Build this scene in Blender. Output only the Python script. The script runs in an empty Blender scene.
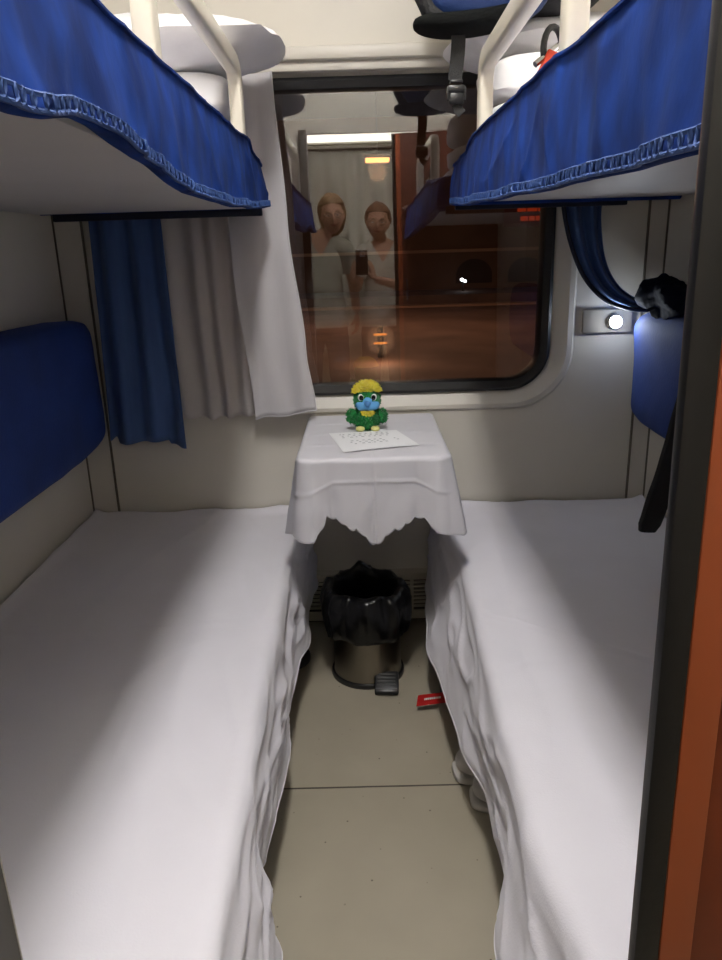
import bpy, bmesh, math, random
from mathutils import Vector, Matrix, noise
from math import sin, cos, pi, sqrt, radians

random.seed(7)
scene = bpy.context.scene
col = scene.collection
V = Vector

# ------------------------------------------------------------------ helpers
def itp(x, pts):
    if x <= pts[0][0]: return pts[0][1]
    for (a, b), (c, d) in zip(pts, pts[1:]):
        if x <= c:
            t = (x - a) / (c - a); t = t * t * (3 - 2 * t)
            return b + (d - b) * t
    return pts[-1][1]

def nz(x, y=0., z=0.): return noise.noise(V((x, y, z)))
def fbm(x, y=0., z=0., o=3):
    s = 0; a = 1
    for i in range(o):
        s += a * noise.noise(V((x, y, z))); x *= 2.03; y *= 2.03; z *= 2.03; a *= .5
    return s
def ridge(x, y=0., z=0.): return 1 - abs(noise.noise(V((x, y, z)))) * 2

class MB:
    def __init__(s): s.bm = bmesh.new()
    def box(s, lo, hi, bev=0, seg=2):
        r = bmesh.ops.create_cube(s.bm, size=1)
        vs = r['verts']
        lo, hi = V(lo), V(hi)
        for v in vs:
            v.co = V((lo[i] + (v.co[i] + .5) * (hi[i] - lo[i]) for i in range(3)))
        if bev:
            es = list({e for v in vs for e in v.link_edges})
            bmesh.ops.bevel(s.bm, geom=es, offset=bev, segments=seg, affect='EDGES', profile=.5)
        return s
    def grid(s, fn, nu, nv, closeu=False, closev=False):
        g = [[s.bm.verts.new(fn(i / (nu if closeu else nu - 1), j / (nv if closev else nv - 1))) for j in range(nv)] for i in range(nu)]
        for i in range(nu if closeu else nu - 1):
            for j in range(nv if closev else nv - 1):
                a, b, c, d = g[i][j], g[(i + 1) % nu][j], g[(i + 1) % nu][(j + 1) % nv], g[i][(j + 1) % nv]
                try: s.bm.faces.new((a, b, c, d))
                except ValueError: pass
        return g
    def tube(s, path, r, n=8, cap=True, sec=None, up=None):
        """sweep a section along a path; r number/list; sec = list of (a,b) unit section"""
        path = [V(p) for p in path]
        if sec is None: sec = [(cos(2 * pi * k / n), sin(2 * pi * k / n)) for k in range(n)]
        rings = []; nrm = None
        for i, p in enumerate(path):
            t = (path[min(i + 1, len(path) - 1)] - path[max(i - 1, 0)]).normalized()
            if nrm is None:
                u = V(up) if up else (V((0, 0, 1)) if abs(t.z) < .9 else V((1, 0, 0)))
                nrm = (u - t * u.dot(t)).normalized()
            else: nrm = (nrm - t * nrm.dot(t)).normalized()
            b = t.cross(nrm)
            rr = r[i] if isinstance(r, (list, tuple)) else r
            rings.append([s.bm.verts.new(p + (nrm * x + b * y) * rr) for x, y in sec])
        m = len(sec)
        for A, B in zip(rings, rings[1:]):
            for k in range(m): s.bm.faces.new((A[k], A[(k + 1) % m], B[(k + 1) % m], B[k]))
        if cap:
            s.bm.faces.new(rings[0][::-1]); s.bm.faces.new(rings[-1])
        return s
    def lathe(s, prof, c=(0, 0, 0), n=40, fn=None):
        c = V(c)
        def f(u, v):
            k = min(int(round(v * (len(prof) - 1))), len(prof) - 1); r, z = prof[k]
            a = 2 * pi * u; p = V((r * cos(a), r * sin(a), z))
            if fn: p = fn(p, a, v)
            return c + p
        s.grid(f, n, len(prof), closeu=True); return s
    def blob(s, c, rad, e=1., n=24, fn=None, m=None):
        """superellipsoid; e<1 boxier"""
        c = V(c)
        pw = lambda x: math.copysign(abs(x) ** e, x)
        def P(a, b):
            p = V((pw(cos(b)) * pw(cos(a)) * rad[0], pw(cos(b)) * pw(sin(a)) * rad[1], pw(sin(b)) * rad[2]))
            if fn: p = fn(p)
            if m is not None: p = m @ p
            return c + p
        h = n // 2
        rings = [[s.bm.verts.new(P(2 * pi * i / n, -pi / 2 + pi * j / h)) for i in range(n)] for j in range(1, h)]
        bt = s.bm.verts.new(P(0, -pi / 2)); tp = s.bm.verts.new(P(0, pi / 2))
        for A, B in zip(rings, rings[1:]):
            for k in range(n): s.bm.faces.new((A[k], A[(k + 1) % n], B[(k + 1) % n], B[k]))
        for k in range(n):
            s.bm.faces.new((bt, rings[0][(k + 1) % n], rings[0][k])); s.bm.faces.new((tp, rings[-1][k], rings[-1][(k + 1) % n]))
        return s
    def poly(s, pts, d):
        """prism: polygon pts extruded by vector d"""
        d = V(d); A = [s.bm.verts.new(V(p)) for p in pts]; B = [s.bm.verts.new(V(p) + d) for p in pts]
        s.bm.faces.new(A[::-1]); s.bm.faces.new(B)
        for k in range(len(A)): s.bm.faces.new((A[k], A[(k + 1) % len(A)], B[(k + 1) % len(A)], B[k]))
        return s
    def build(s, name, mt, parent=None, smooth=True, loc=None, solid=0, angle=40, off=0):
        bm = s.bm
        bmesh.ops.recalc_face_normals(bm, faces=bm.faces[:])
        if parent is not None: o0 = wloc(parent)
        elif loc is not None: o0 = V(loc)
        else:
            xs = [v.co for v in bm.verts]
            lo = V((min(p[i] for p in xs) for i in range(3))); hi = V((max(p[i] for p in xs) for i in range(3)))
            o0 = V(((lo.x + hi.x) / 2, (lo.y + hi.y) / 2, lo.z))
        bmesh.ops.translate(bm, verts=bm.verts[:], vec=-o0)
        me = bpy.data.meshes.new(name); bm.to_mesh(me); bm.free()
        o = bpy.data.objects.new(name, me); col.objects.link(o)
        o.parent = parent
        o.location = V((0, 0, 0)) if parent is not None else o0
        me.materials.append(mt)
        if smooth:
            me.polygons.foreach_set('use_smooth', [True] * len(me.polygons))
            try: me.set_sharp_from_angle(angle=radians(angle))
            except Exception: pass
        if solid:
            md = o.modifiers.new('Solidify', 'SOLIDIFY'); md.thickness = solid; md.offset = off
        return o

def wloc(o):
    p = V((0, 0, 0))
    while o is not None: p = p + o.location; o = o.parent
    return p
def tag(o, label, cat, group=None):
    o['label'] = label; o['category'] = cat
    if group: o['group'] = group
    return o
def thing(name, loc, label, cat, group=None):
    o = bpy.data.objects.new(name, None); col.objects.link(o); o.location = loc; o.empty_display_size = .05
    return tag(o, label, cat, group)
def struct(o): o['kind'] = 'structure'; return o

# ------------------------------------------------------------------ materials
def mat(name, c, rough=.6, metal=0, var=0, vscale=8, c2=None, bump=0, bscale=60, sheen=0, sheen_tint=None, spec=.5, stretch=None, emit=0, ecol=None, coat=0, detail=4):
    m = bpy.data.materials.new(name); m.use_nodes = True
    nt = m.node_tree; b = nt.nodes['Principled BSDF']
    b.inputs['Base Color'].default_value = (*c, 1); b.inputs['Roughness'].default_value = rough
    b.inputs['Metallic'].default_value = metal; b.inputs['Specular IOR Level'].default_value = spec
    b.inputs['Sheen Weight'].default_value = sheen; b.inputs['Coat Weight'].default_value = coat
    if sheen_tint: b.inputs['Sheen Tint'].default_value = (*sheen_tint, 1)
    if emit:
        b.inputs['Emission Color'].default_value = (*(ecol or c), 1); b.inputs['Emission Strength'].default_value = emit
    tc = nt.nodes.new('ShaderNodeTexCoord'); mp = nt.nodes.new('ShaderNodeMapping')
    nt.links.new(tc.outputs['Object'], mp.inputs['Vector'])
    if stretch: mp.inputs['Scale'].default_value = stretch
    if var or c2:
        n = nt.nodes.new('ShaderNodeTexNoise'); n.inputs['Scale'].default_value = vscale; n.inputs['Detail'].default_value = detail
        nt.links.new(mp.outputs['Vector'], n.inputs['Vector'])
        r = nt.nodes.new('ShaderNodeValToRGB'); r.color_ramp.elements[0].position = .35; r.color_ramp.elements[1].position = .68
        a = c2 or tuple(x * (1 - var) for x in c); d = c if c2 else tuple(min(1, x * (1 + var)) for x in c)
        r.color_ramp.elements[0].color = (*a, 1); r.color_ramp.elements[1].color = (*d, 1)
        nt.links.new(n.outputs['Fac'], r.inputs['Fac']); nt.links.new(r.outputs['Color'], b.inputs['Base Color'])
    if bump:
        n2 = nt.nodes.new('ShaderNodeTexNoise'); n2.inputs['Scale'].default_value = bscale; n2.inputs['Detail'].default_value = 3
        nt.links.new(mp.outputs['Vector'], n2.inputs['Vector'])
        bp = nt.nodes.new('ShaderNodeBump'); bp.inputs['Strength'].default_value = bump; bp.inputs['Distance'].default_value = .004
        nt.links.new(n2.outputs['Fac'], bp.inputs['Height']); nt.links.new(bp.outputs['Normal'], b.inputs['Normal'])
    return m

def emis(name, c, s):
    m = bpy.data.materials.new(name); m.use_nodes = True; nt = m.node_tree
    nt.nodes.remove(nt.nodes['Principled BSDF'])
    e = nt.nodes.new('ShaderNodeEmission'); e.inputs['Color'].default_value = (*c, 1); e.inputs['Strength'].default_value = s
    nt.links.new(e.outputs['Emission'], nt.nodes['Material Output'].inputs['Surface']); return m

def glass(name, fac):
    m = bpy.data.materials.new(name); m.use_nodes = True; nt = m.node_tree
    nt.nodes.remove(nt.nodes['Principled BSDF'])
    t = nt.nodes.new('ShaderNodeBsdfTransparent'); g = nt.nodes.new('ShaderNodeBsdfGlossy'); x = nt.nodes.new('ShaderNodeMixShader')
    g.inputs['Roughness'].default_value = 0; t.inputs['Color'].default_value = (.93, .92, .9, 1)
    f = nt.nodes.new('ShaderNodeFresnel'); f.inputs['IOR'].default_value = fac
    nt.links.new(f.outputs['Fac'], x.inputs['Fac'])
    nt.links.new(t.outputs[0], x.inputs[1]); nt.links.new(g.outputs[0], x.inputs[2])
    nt.links.new(x.outputs[0], nt.nodes['Material Output'].inputs['Surface']); return m

def cloth_thin(name, c, trans=.4, clear=.0, var=0.05):
    m = bpy.data.materials.new(name); m.use_nodes = True; nt = m.node_tree
    nt.nodes.remove(nt.nodes['Principled BSDF'])
    d = nt.nodes.new('ShaderNodeBsdfDiffuse'); t = nt.nodes.new('ShaderNodeBsdfTranslucent'); x = nt.nodes.new('ShaderNodeMixShader')
    tc = nt.nodes.new('ShaderNodeTexCoord'); mp = nt.nodes.new('ShaderNodeMapping'); mp.inputs['Scale'].default_value = (300, 40, 30)
    w = nt.nodes.new('ShaderNodeTexNoise'); w.inputs['Scale'].default_value = 1.
    r = nt.nodes.new('ShaderNodeValToRGB')
    r.color_ramp.elements[0].color = (*[q * (1 - var) for q in c], 1); r.color_ramp.elements[1].color = (*c, 1)
    nt.links.new(tc.outputs['Object'], mp.inputs[0]); nt.links.new(mp.outputs[0], w.inputs['Vector']); nt.links.new(w.outputs['Fac'], r.inputs[0])
    nt.links.new(r.outputs[0], d.inputs['Color']); nt.links.new(r.outputs[0], t.inputs['Color'])
    x.inputs[0].default_value = trans
    nt.links.new(d.outputs[0], x.inputs[1]); nt.links.new(t.outputs[0], x.inputs[2])
    out = x
    if clear:
        tr = nt.nodes.new('ShaderNodeBsdfTransparent'); y = nt.nodes.new('ShaderNodeMixShader'); y.inputs[0].default_value = clear
        nt.links.new(x.outputs[0], y.inputs[1]); nt.links.new(tr.outputs[0], y.inputs[2]); out = y
    nt.links.new(out.outputs[0], nt.nodes['Material Output'].inputs['Surface']); return m

M = {}
M['wall'] = mat('cream_laminate', (.68, .645, .57), .45, var=.025, vscale=3, bump=.03, bscale=200)
M['trim'] = mat('cream_trim', (.66, .625, .555), .4, var=.02)
M['ceil'] = mat('ceiling_white', (.78, .76, .70), .5, var=.02)
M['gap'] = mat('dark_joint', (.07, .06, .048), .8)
M['joint'] = mat('brown_joint', (.14, .12, .09), .8)
M['rubber'] = mat('black_rubber', (.008, .008, .009), .42, bump=.05, bscale=150)
M['sheet'] = mat('white_cotton', (.755, .735, .79), .85, var=.015, vscale=6, bump=.12, bscale=320, sheen=.15)
M['pillow'] = mat('pillow_cotton', (.84, .83, .84), .85, bump=.25, bscale=40, var=.02)
M['table_cloth'] = mat('tablecloth_satin', (.70, .69, .735), .5, bump=.04, bscale=500, var=.015)
M['velvet'] = mat('blue_velvet', (.008, .046, .27), .8, spec=.15, c2=(.003, .017, .11), vscale=11, sheen=.02, sheen_tint=(.3, .5, 1), bump=.12, bscale=120, stretch=(1, 1.3, .8))
M['velvet_dark'] = mat('blue_velvet_backrest', (.007, .038, .23), .8, c2=(.005, .027, .17), vscale=6, sheen=.08, sheen_tint=(.3, .45, 1), bump=.2, bscale=110)
M['trimthread'] = mat('blue_crochet_thread', (.028, .075, .25), .7, sheen=.03, var=.15, vscale=60)
M['bluecurtain'] = mat('blue_curtain_cloth', (.058, .118, .30), .8, var=.15, vscale=5, stretch=(6, 6, .6), bump=.2, bscale=300, sheen=.1)
M['navy'] = mat('navy_edge', (.006, .010, .028), .7)
M['sheer'] = cloth_thin('sheer_white', (.80, .78, .80), .35, .02)
M['sheer_in'] = cloth_thin('sheer_inner_shaded', (.72, .68, .66), .3, .02)  # same white sheer, with its pinkish-grey shade put into the colour
M['under'] = mat('bunk_board_grey', (.58, .55, .53), .55, var=.02, vscale=4)
M['rail'] = mat('cream_enamel', (.74, .69, .58), .3, var=.02, coat=.2)
M['floor'] = None
M['steel'] = mat('brushed_steel', (.27, .245, .21), .3, metal=1, var=.1, vscale=5, bump=.02, bscale=120)
M['blackplastic'] = mat('black_plastic', (.012, .012, .013), .35)
M['bag'] = mat('black_bag_film', (.003, .003, .0035), .28, spec=.4, bump=.9, bscale=24, var=.2)
M['paper'] = mat('printer_paper', (.90, .90, .92), .8, bump=.02)
M['ink'] = mat('grey_print', (.50, .50, .53), .8)
M['grille'] = mat('heater_enamel', (.50, .46, .38), .45, var=.03)
M['orange'] = mat('orange_laminate', (.36, .085, .028), .4, var=.05, vscale=5)
M['orange_dark'] = mat('rust_orange_panel', (.22, .045, .014), .42, c2=(.17, .034, .011), vscale=9)
M['doorback'] = mat('red_brown_laminate', (.10, .026, .014), .4, var=.12, vscale=4, stretch=(8, 8, .7))
M['jamb'] = mat('grey_jamb_paint', (.085, .08, .073), .5)
M['jambedge'] = mat('pale_edge_trim', (.6, .57, .54), .4)
M['chrome'] = mat('chrome', (.8, .8, .8), .15, metal=1)
M['bagcloth'] = mat('black_nylon', (.005, .0055, .007), .6, bump=.5, bscale=250, var=.2, vscale=30)
M['bagblue'] = mat('blue_nylon', (.007, .028, .12), .6, bump=.3, bscale=200)
M['bagmesh'] = mat('grey_spacer_mesh', (.006, .007, .007), .85, spec=.15, bump=.9, bscale=500)
M['webbing'] = mat('grey_webbing', (.018, .018, .018), .7, bump=.6, bscale=400)
M['red'] = mat('red_tag_cloth', (.55, .012, .012), .5)
M['white'] = mat('white_print', (.75, .72, .7), .6)
M['redcord'] = mat('red_orange_cord', (.7, .06, .015), .6)
M['shoe'] = mat('pale_grey_suede', (.50, .475, .45), .8, var=.1, vscale=20, bump=.3, bscale=120)
M['sole'] = mat('off_white_sole', (.5, .475, .44), .7)
M['darkcloth'] = mat('dark_navy_cloth', (.004, .006, .016), .9, spec=.1, bump=.4, bscale=60, var=.2)
M['blackcloth'] = mat('black_cloth', (.010, .009, .010), .8, bump=.3, bscale=120)
M['lampplate'] = mat('taupe_plastic', (.36, .33, .29), .45)
M['plush_green'] = mat('green_plush', (.012, .30, .06), .9, c2=(.006, .13, .035), vscale=40, sheen=.2)
M['plush_yellow'] = mat('yellow_plush', (.9, .84, .09), .9, c2=(.7, .56, .03), vscale=40, sheen=.4)
M['plush_blue'] = mat('blue_felt', (.13, .40, .75), .85, bump=.3, bscale=200)
M['eyewhite'] = mat('eye_white', (.8, .8, .78), .25)
M['eyeblack'] = mat('eye_black', (.004, .004, .004), .12)
M['skin'] = mat('skin', (.62, .36, .26), .5, var=.06, vscale=12)
M['hairfair'] = mat('fair_brown_hair', (.34, .22, .12), .55, var=.3, vscale=40, stretch=(3, 3, .4), bump=.5, bscale=80)
M['hairbrown'] = mat('auburn_hair', (.22, .10, .05), .55, var=.3, vscale=40, stretch=(3, 3, .4), bump=.5, bscale=80)
M['shirtgrey'] = mat('sage_grey_jersey', (.46, .48, .43), .85, bump=.2, bscale=60, var=.06)
M['shirtpale'] = mat('pale_grey_jersey', (.62, .61, .57), .85, bump=.2, bscale=60, var=.06)
M['jeans'] = mat('dark_denim', (.025, .035, .06), .85, var=.2, vscale=30)
M['lips'] = mat('lips', (.42, .13, .11), .5)
M['glassframe'] = mat('spectacle_metal', (.6, .55, .5), .2, metal=1)
M['asphalt'] = mat('platform_asphalt', (.18, .12, .10), .75, var=.25, vscale=.8, bump=.2, bscale=8)
M['ballast'] = mat('dark_ballast', (.02, .017, .015), .95, var=.3, vscale=4)
M['kerb'] = mat('platform_kerb', (.34, .22, .16), .8, var=.1)
M['facade'] = mat('station_plaster', (.15, .085, .05), .85, var=.2, vscale=.5)
M['darkopen'] = mat('dark_opening', (.04, .025, .018), .9)
M['pole'] = mat('lamp_pole_paint', (.03, .03, .03), .6)

def floor_mat():
    m = bpy.data.materials.new('beige_linoleum'); m.use_nodes = True; nt = m.node_tree; b = nt.nodes['Principled BSDF']
    tc = nt.nodes.new('ShaderNodeTexCoord')
    n = nt.nodes.new('ShaderNodeTexNoise'); n.inputs['Scale'].default_value = 3; n.inputs['Detail'].default_value = 6
    r = nt.nodes.new('ShaderNodeValToRGB'); r.color_ramp.elements[0].color = (.33, .295, .225, 1); r.color_ramp.elements[1].color = (.40, .36, .28, 1)
    r.color_ramp.elements[0].position = .3; r.color_ramp.elements[1].position = .7
    v = nt.nodes.new('ShaderNodeTexVoronoi'); v.inputs['Scale'].default_value = 26; v.feature = 'F1'
    r2 = nt.nodes.new('ShaderNodeValToRGB'); r2.color_ramp.elements[0].color = (0, 0, 0, 1); r2.color_ramp.elements[1].color = (1, 1, 1, 1)
    r2.color_ramp.elements[0].position = .05; r2.color_ramp.elements[1].position = .075
    wn = nt.nodes.new('ShaderNodeTexNoise'); wn.inputs['Scale'].default_value = 11
    r3 = nt.nodes.new('ShaderNodeValToRGB'); r3.color_ramp.elements[0].position = .44; r3.color_ramp.elements[1].position = .49
    mx = nt.nodes.new('ShaderNodeMath'); mx.operation = 'MAXIMUM'
    inv = nt.nodes.new('ShaderNodeInvert')
    mix = nt.nodes.new('ShaderNodeMixRGB'); mix.inputs[1].default_value = (.14, .12, .09, 1)
    L = nt.links.new
    for q in (n, v, wn): L(tc.outputs['Object'], q.inputs['Vector'])
    L(n.outputs['Fac'], r.inputs[0]); L(v.outputs['Distance'], r2.inputs[0]); L(wn.outputs['Fac'], r3.inputs[0])
    L(r3.outputs[0], inv.inputs[1]); L(r2.outputs[0], mx.inputs[0]); L(inv.outputs[0], mx.inputs[1])
    L(mx.outputs[0], mix.inputs[0]); L(r.outputs[0], mix.inputs[2]); L(mix.outputs[0], b.inputs['Base Color'])
    b.inputs['Roughness'].default_value = .5
    bp = nt.nodes.new('ShaderNodeBump'); bp.inputs['Strength'].default_value = .05; bn = nt.nodes.new('ShaderNodeTexNoise'); bn.inputs['Scale'].default_value = 150
    L(tc.outputs['Object'], bn.inputs['Vector']); L(bn.outputs['Fac'], bp.inputs['Height']); L(bp.outputs[0], b.inputs['Normal'])
    return m
M['floor'] = floor_mat()

# ------------------------------------------------------------------ camera
def make_camera():
    F = 735.; yaw, pitch, roll = -0.00888708, 0.3006645, 0.030
    f = V((sin(yaw) * cos(pitch), cos(yaw) * cos(pitch), -sin(pitch)))
    r = f.cross(V((0, 0, 1))).normalized(); u = r.cross(f)
    c, s = cos(roll), sin(roll)
    r2 = r * c - u * s; u2 = u * c + r * s
    m = Matrix(((r2.x, u2.x, -f.x, 0), (r2.y, u2.y, -f.y, 0), (r2.z, u2.z, -f.z, 1.3), (0, 0, 0, 1)))
    cd = bpy.data.cameras.new('camera'); o = bpy.data.objects.new('camera', cd); col.objects.link(o)
    o.matrix_world = m; cd.sensor_fit = 'HORIZONTAL'; cd.sensor_width = 36; cd.lens = 36 * F / 722; cd.clip_start = .005; cd.clip_end = 200
    scene.camera = o
make_camera()

# ------------------------------------------------------------------ room shell
XL, XR, D, DW, H = -.965, .965, 2.45, .44, 2.72   # walls, window wall, door wall (inner face), ceiling
CY = -.85                                          # far side of the corridor

struct(MB().box((-1.7, CY - .1, -.06), (1.7, D + .1, 0)).build('floor', M['floor'], smooth=False))
b = MB(); b.box((-.9, 1.553, -.001), (.9, 1.557, .0012)); struct(b.build('trim_1', M['gap'], smooth=False))   # floor seam
struct(MB().box((XL - .06, DW - .04, 0), (XL, D + .1, H)).build('wall_left', M['wall'], smooth=False))
struct(MB().box((XR, DW - .04, 0), (XR + .06, D + .1, H)).build('wall_right', M['wall'], smooth=False))
struct(MB().box((XL - .06, DW - .04, H), (XR + .06, D + .1, H + .06)).build('ceiling', M['ceil'], smooth=False))

def rrect(cx, cz, hw, hh, r, n=12):
    pts = []
    for k, (sx, sz) in enumerate(((1, 1), (-1, 1), (-1, -1), (1, -1))):
        for i in range(n + 1):
            a = pi / 2 * k + pi / 2 * i / n
            pts.append((cx + sx * (hw - r) + r * cos(a), cz + sz * (hh - r) + r * sin(a)))
    return pts
WX0, WX1, WZ0, WZ1 = -.575, .613, .845, 1.80
wc, wz, hw, hh = (WX0 + WX1) / 2, (WZ0 + WZ1) / 2, (WX1 - WX0) / 2, (WZ1 - WZ0) / 2
def loop(bm, pts, y): return [bm.verts.new((x, y, z)) for x, z in pts]
def bridge(bm, A, B):
    n = len(A)
    for k in range(n): bm.faces.new((A[k], A[(k + 1) % n], B[(k + 1) % n], B[k]))
def outer_pts(inner, x0, x1, z0, z1):
    res = []
    q = len(inner) // 4
    for k, (x, z) in enumerate(inner):
        s = k // q; i = k % q
        cx, cz = ((x1, z1), (x0, z1), (x0, z0), (x1, z0))[s]
        h = (q - 1) // 2
        if s in (0, 2):
            res.append((cx, z) if i < h else ((x, cz) if i > h else (cx, cz)))
        else:
            res.append((x, cz) if i < h else ((cx, z) if i > h else (cx, cz)))
    return res
b = MB(); bm = b.bm
inner = rrect(wc, wz, hw, hh, .135)
l_in = loop(bm, inner, D + .055)
l_in1 = loop(bm, inner, D + .012)
r1 = rrect(wc, wz, hw + .012, hh + .012, .145); l1 = loop(bm, r1, D + .004)
r2 = rrect(wc, wz, hw + .055, hh + .045, .18); l2 = loop(bm, r2, D - .012)
r3 = rrect(wc, wz, hw + .072, hh + .058, .19); l3 = loop(bm, r3, D - .010)
r4 = rrect(wc, wz, hw + .080, hh + .066, .195); l4 = loop(bm, r4, D)
lo = loop(bm, outer_pts(r4, XL, XR, 0, H), D)
for A, B in ((l_in, l_in1), (l_in1, l1), (l1, l2), (l2, l3), (l3, l4), (l4, lo)): bridge(bm, A, B)
struct(b.build('wall_back', M['wall'], angle=25))
# window: rubber gasket and pane
win = bpy.data.objects.new('window_1', None); col.objects.link(win); win.location = (wc, D + .03, WZ0); struct(win)
b = MB(); bm = b.bm
g = [loop(bm, rrect(wc, wz, hw + .002, hh + .002, .137), D + .05), loop(bm, rrect(wc, wz, hw + .002, hh + .002, .137), D - .002),
     loop(bm, rrect(wc, wz, hw - .008, hh - .008, .128), D - .008), loop(bm, rrect(wc, wz, hw - .03, hh - .03, .108), D - .002),
     loop(bm, rrect(wc, wz, hw - .037, hh - .034, .102), D + .015), loop(bm, rrect(wc, wz, hw - .037, hh - .034, .102), D + .05)]
for A, B in zip(g, g[1:]): bridge(bm, A, B)
b.build('window_frame', M['rubber'], win, angle=30)
b = MB(); pts = rrect(wc, wz, hw - .033, hh - .03, .104)
b.poly([(x, D + .024, z) for x, z in pts], (0, .006, 0))
b.build('pane', glass('window_glass', 2.15), win, smooth=False)
# pelmet band above the window
b = MB(); b.box((XL, D - .05, 1.838), (XR, D, 1.875), .008); b.box((XL, D - .03, 1.812), (XR, D, 1.84), .006)
struct(b.build('trim_2', M['trim']))
# corner posts with dark joints
for i, (x0, x1) in enumerate(((XL, -.877), (.905, XR))):
    struct(MB().box((x0, D - .012, 0), (x1, D, 1.812), .003).build('trim_%d' % (3 + i), M['trim'], smooth=False))
    xx = x1 if i == 0 else x0
    struct(MB().box((xx - .0018, D - .0135, 0), (xx + .0018, D + .001, 1.81)).build('trim_%d' % (5 + i), M['joint'], smooth=False))
struct(MB().box((XL - .001, D - .016, 0), (XL + .005, D - .011, 1.81)).build('trim_7', M['joint'], smooth=False))
struct(MB().box((XR - .005, D - .016, 0), (XR + .001, D - .011, 1.81)).build('trim_8', M['joint'], smooth=False))
for i, (x, y) in enumerate(((XL, 1.62), (XR, 2.02))):   # side wall panel joints
    struct(MB().box((x - .002, y - .003, 0), (x + .002, y + .003, 2.2)).build('trim_%d' % (9 + i), M['joint'], smooth=False))

# door wall (front) with the doorway, corridor side
b = MB()
b.box((XL - .06, DW - .04, 0), (-.32, DW, H)); b.box((.62, DW - .04, 0), (XR + .06, DW, H)); b.box((-.32, DW - .04, 1.94), (.62, DW, H))
struct(b.build('wall_front', M['wall'], smooth=False))
b = MB(); b.box((-.335, DW - .052, 0), (-.289, DW + .012, 1.96), .001)
struct(b.build('trim_11', M['jamb']))
struct(MB().box((-.291, DW + .0112, 0), (-.2884, DW + .0124, 1.95), .0003).build('trim_12', M['jambedge']))
door = bpy.data.objects.new('door_1', None); col.objects.link(door); door.location = (.45, DW + .025, 0); door.rotation_euler = (0, -.012, 0); struct(door)
MB().box((.2005, DW + .004, .012), (.2215, DW + .018, 1.93), .004).build('rubber_seal', M['rubber'], door)
MB().box((.2215, DW + .006, .012), (.2475, DW + .030, 1.93), .002).build('edge_stile', M['orange'], door)
MB().box((.2475, DW + .012, .012), (.80, DW + .024, 1.93), .001).build('outer_panel', M['orange_dark'], door)
MB().box((.2475, DW + .0245, .012), (.80, DW + .032, 1.93), .001).build('inner_panel', M['doorback'], door)
b = MB(); b.tube([(.27, DW + .033, 1.02), (.27, DW + .065, 1.02), (.27, DW + .065, 1.14), (.27, DW + .033, 1.14)], .008, 10)
b.build('handle', M['chrome'], door)
b = MB(); b.box((.262, DW + .03, 1.52), (.285, DW + .045, 1.55), .004); b.box((.25, DW + .03, 1.53), (.3, DW + .038, 1.54), .002)
b.build('latch', M['chrome'], door)
for ch_ in door.children: ch_.location.x += .0091

# corridor shell
struct(MB().box((-1.7, CY - .06, 0), (1.7, CY, 2.45)).build('wall_corridor', M['wall'], smooth=False))
struct(MB().box((-1.7, CY - .06, 2.45), (1.7, DW - .04, 2.5)).build('ceiling_corridor', M['ceil'], smooth=False))
struct(MB().box((-1.76, CY - .06, 0), (-1.7, DW, 2.5)).build('wall_corridor_left', M['wall'], smooth=False))
struct(MB().box((1.7, CY - .06, 0), (1.76, DW, 2.5)).build('wall_corridor_right', M['wall'], smooth=False))
struct(MB().box((-1.7, DW - .05, 0), (XL - .05, DW - .04, 2.5)).build('wall_corridor_near', M['wall'], smooth=False))
struct(MB().box((XR + .05, DW - .05, 0), (1.7, DW - .04, 2.5)).build('wall_corridor_far', M['wall'], smooth=False))
struct(MB().box((-.8, CY, 2.01), (.8, CY + .09, 2.03), .004).build('trim_13', M['trim']))
def corr_curtain(u, v):
    x = -.78 + 1.5 * u; return V((x, CY + .05 + .016 * sin(x * 52 + .7 * sin(x * 9)) + .004 * nz(x * 20, v * 3), .5 + 1.5 * v))
o = MB(); o.grid(corr_curtain, 240, 12)
tag(o.build('sheer_curtain', mat('corridor_sheer', (.74, .74, .70), .9), solid=.002), 'white pleated curtain across the corridor window, mirrored in the glass behind the two people', 'curtain')

# ------------------------------------------------------------------ lamps
lamp = thing('ceiling_lamp', (0, .85, H), 'white rectangular lamp on the compartment ceiling', 'lamp')
MB().box((-.15, .46, H - .035), (.15, 1.26, H), .01).build('housing', M['ceil'], lamp)
LAMP = MB().box((-.09, .50, H - .05), (.09, 1.22, H - .034), .006).build('diffuser', emis('lamp_diffuser', (1, .975, .955), 68), lamp)
cl = thing('corridor_lamp', (0, CY + .05, 2.06), 'long lit strip lamp above the corridor curtain, mirrored in the glass', 'lamp')
MB().box((-1.2, CY + .005, 2.045), (1.2, CY + .06, 2.15), .006).build('housing', M['ceil'], cl)
MB().box((-1.18, CY + .055, 2.055), (1.18, CY + .085, 2.14), .006).build('diffuser', emis('corridor_diffuser', (1, .95, .8), 7), cl)
cl2 = thing('corridor_fill_lamp', (.1, .15, 2.45), 'unseen white fill lamp added on the corridor ceiling', 'lamp')  # added fill, out of view: brightens the faces and the near beds
MB().box((-.4, .02, 2.425), (.6, .28, 2.45), .01).build('housing', M['ceil'], cl2)
MB().box((-.37, .05, 2.415), (.57, .25, 2.427), .004).build('diffuser', emis('corridor_fill_diffuser', (1, .95, .88), 22), cl2)

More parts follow.
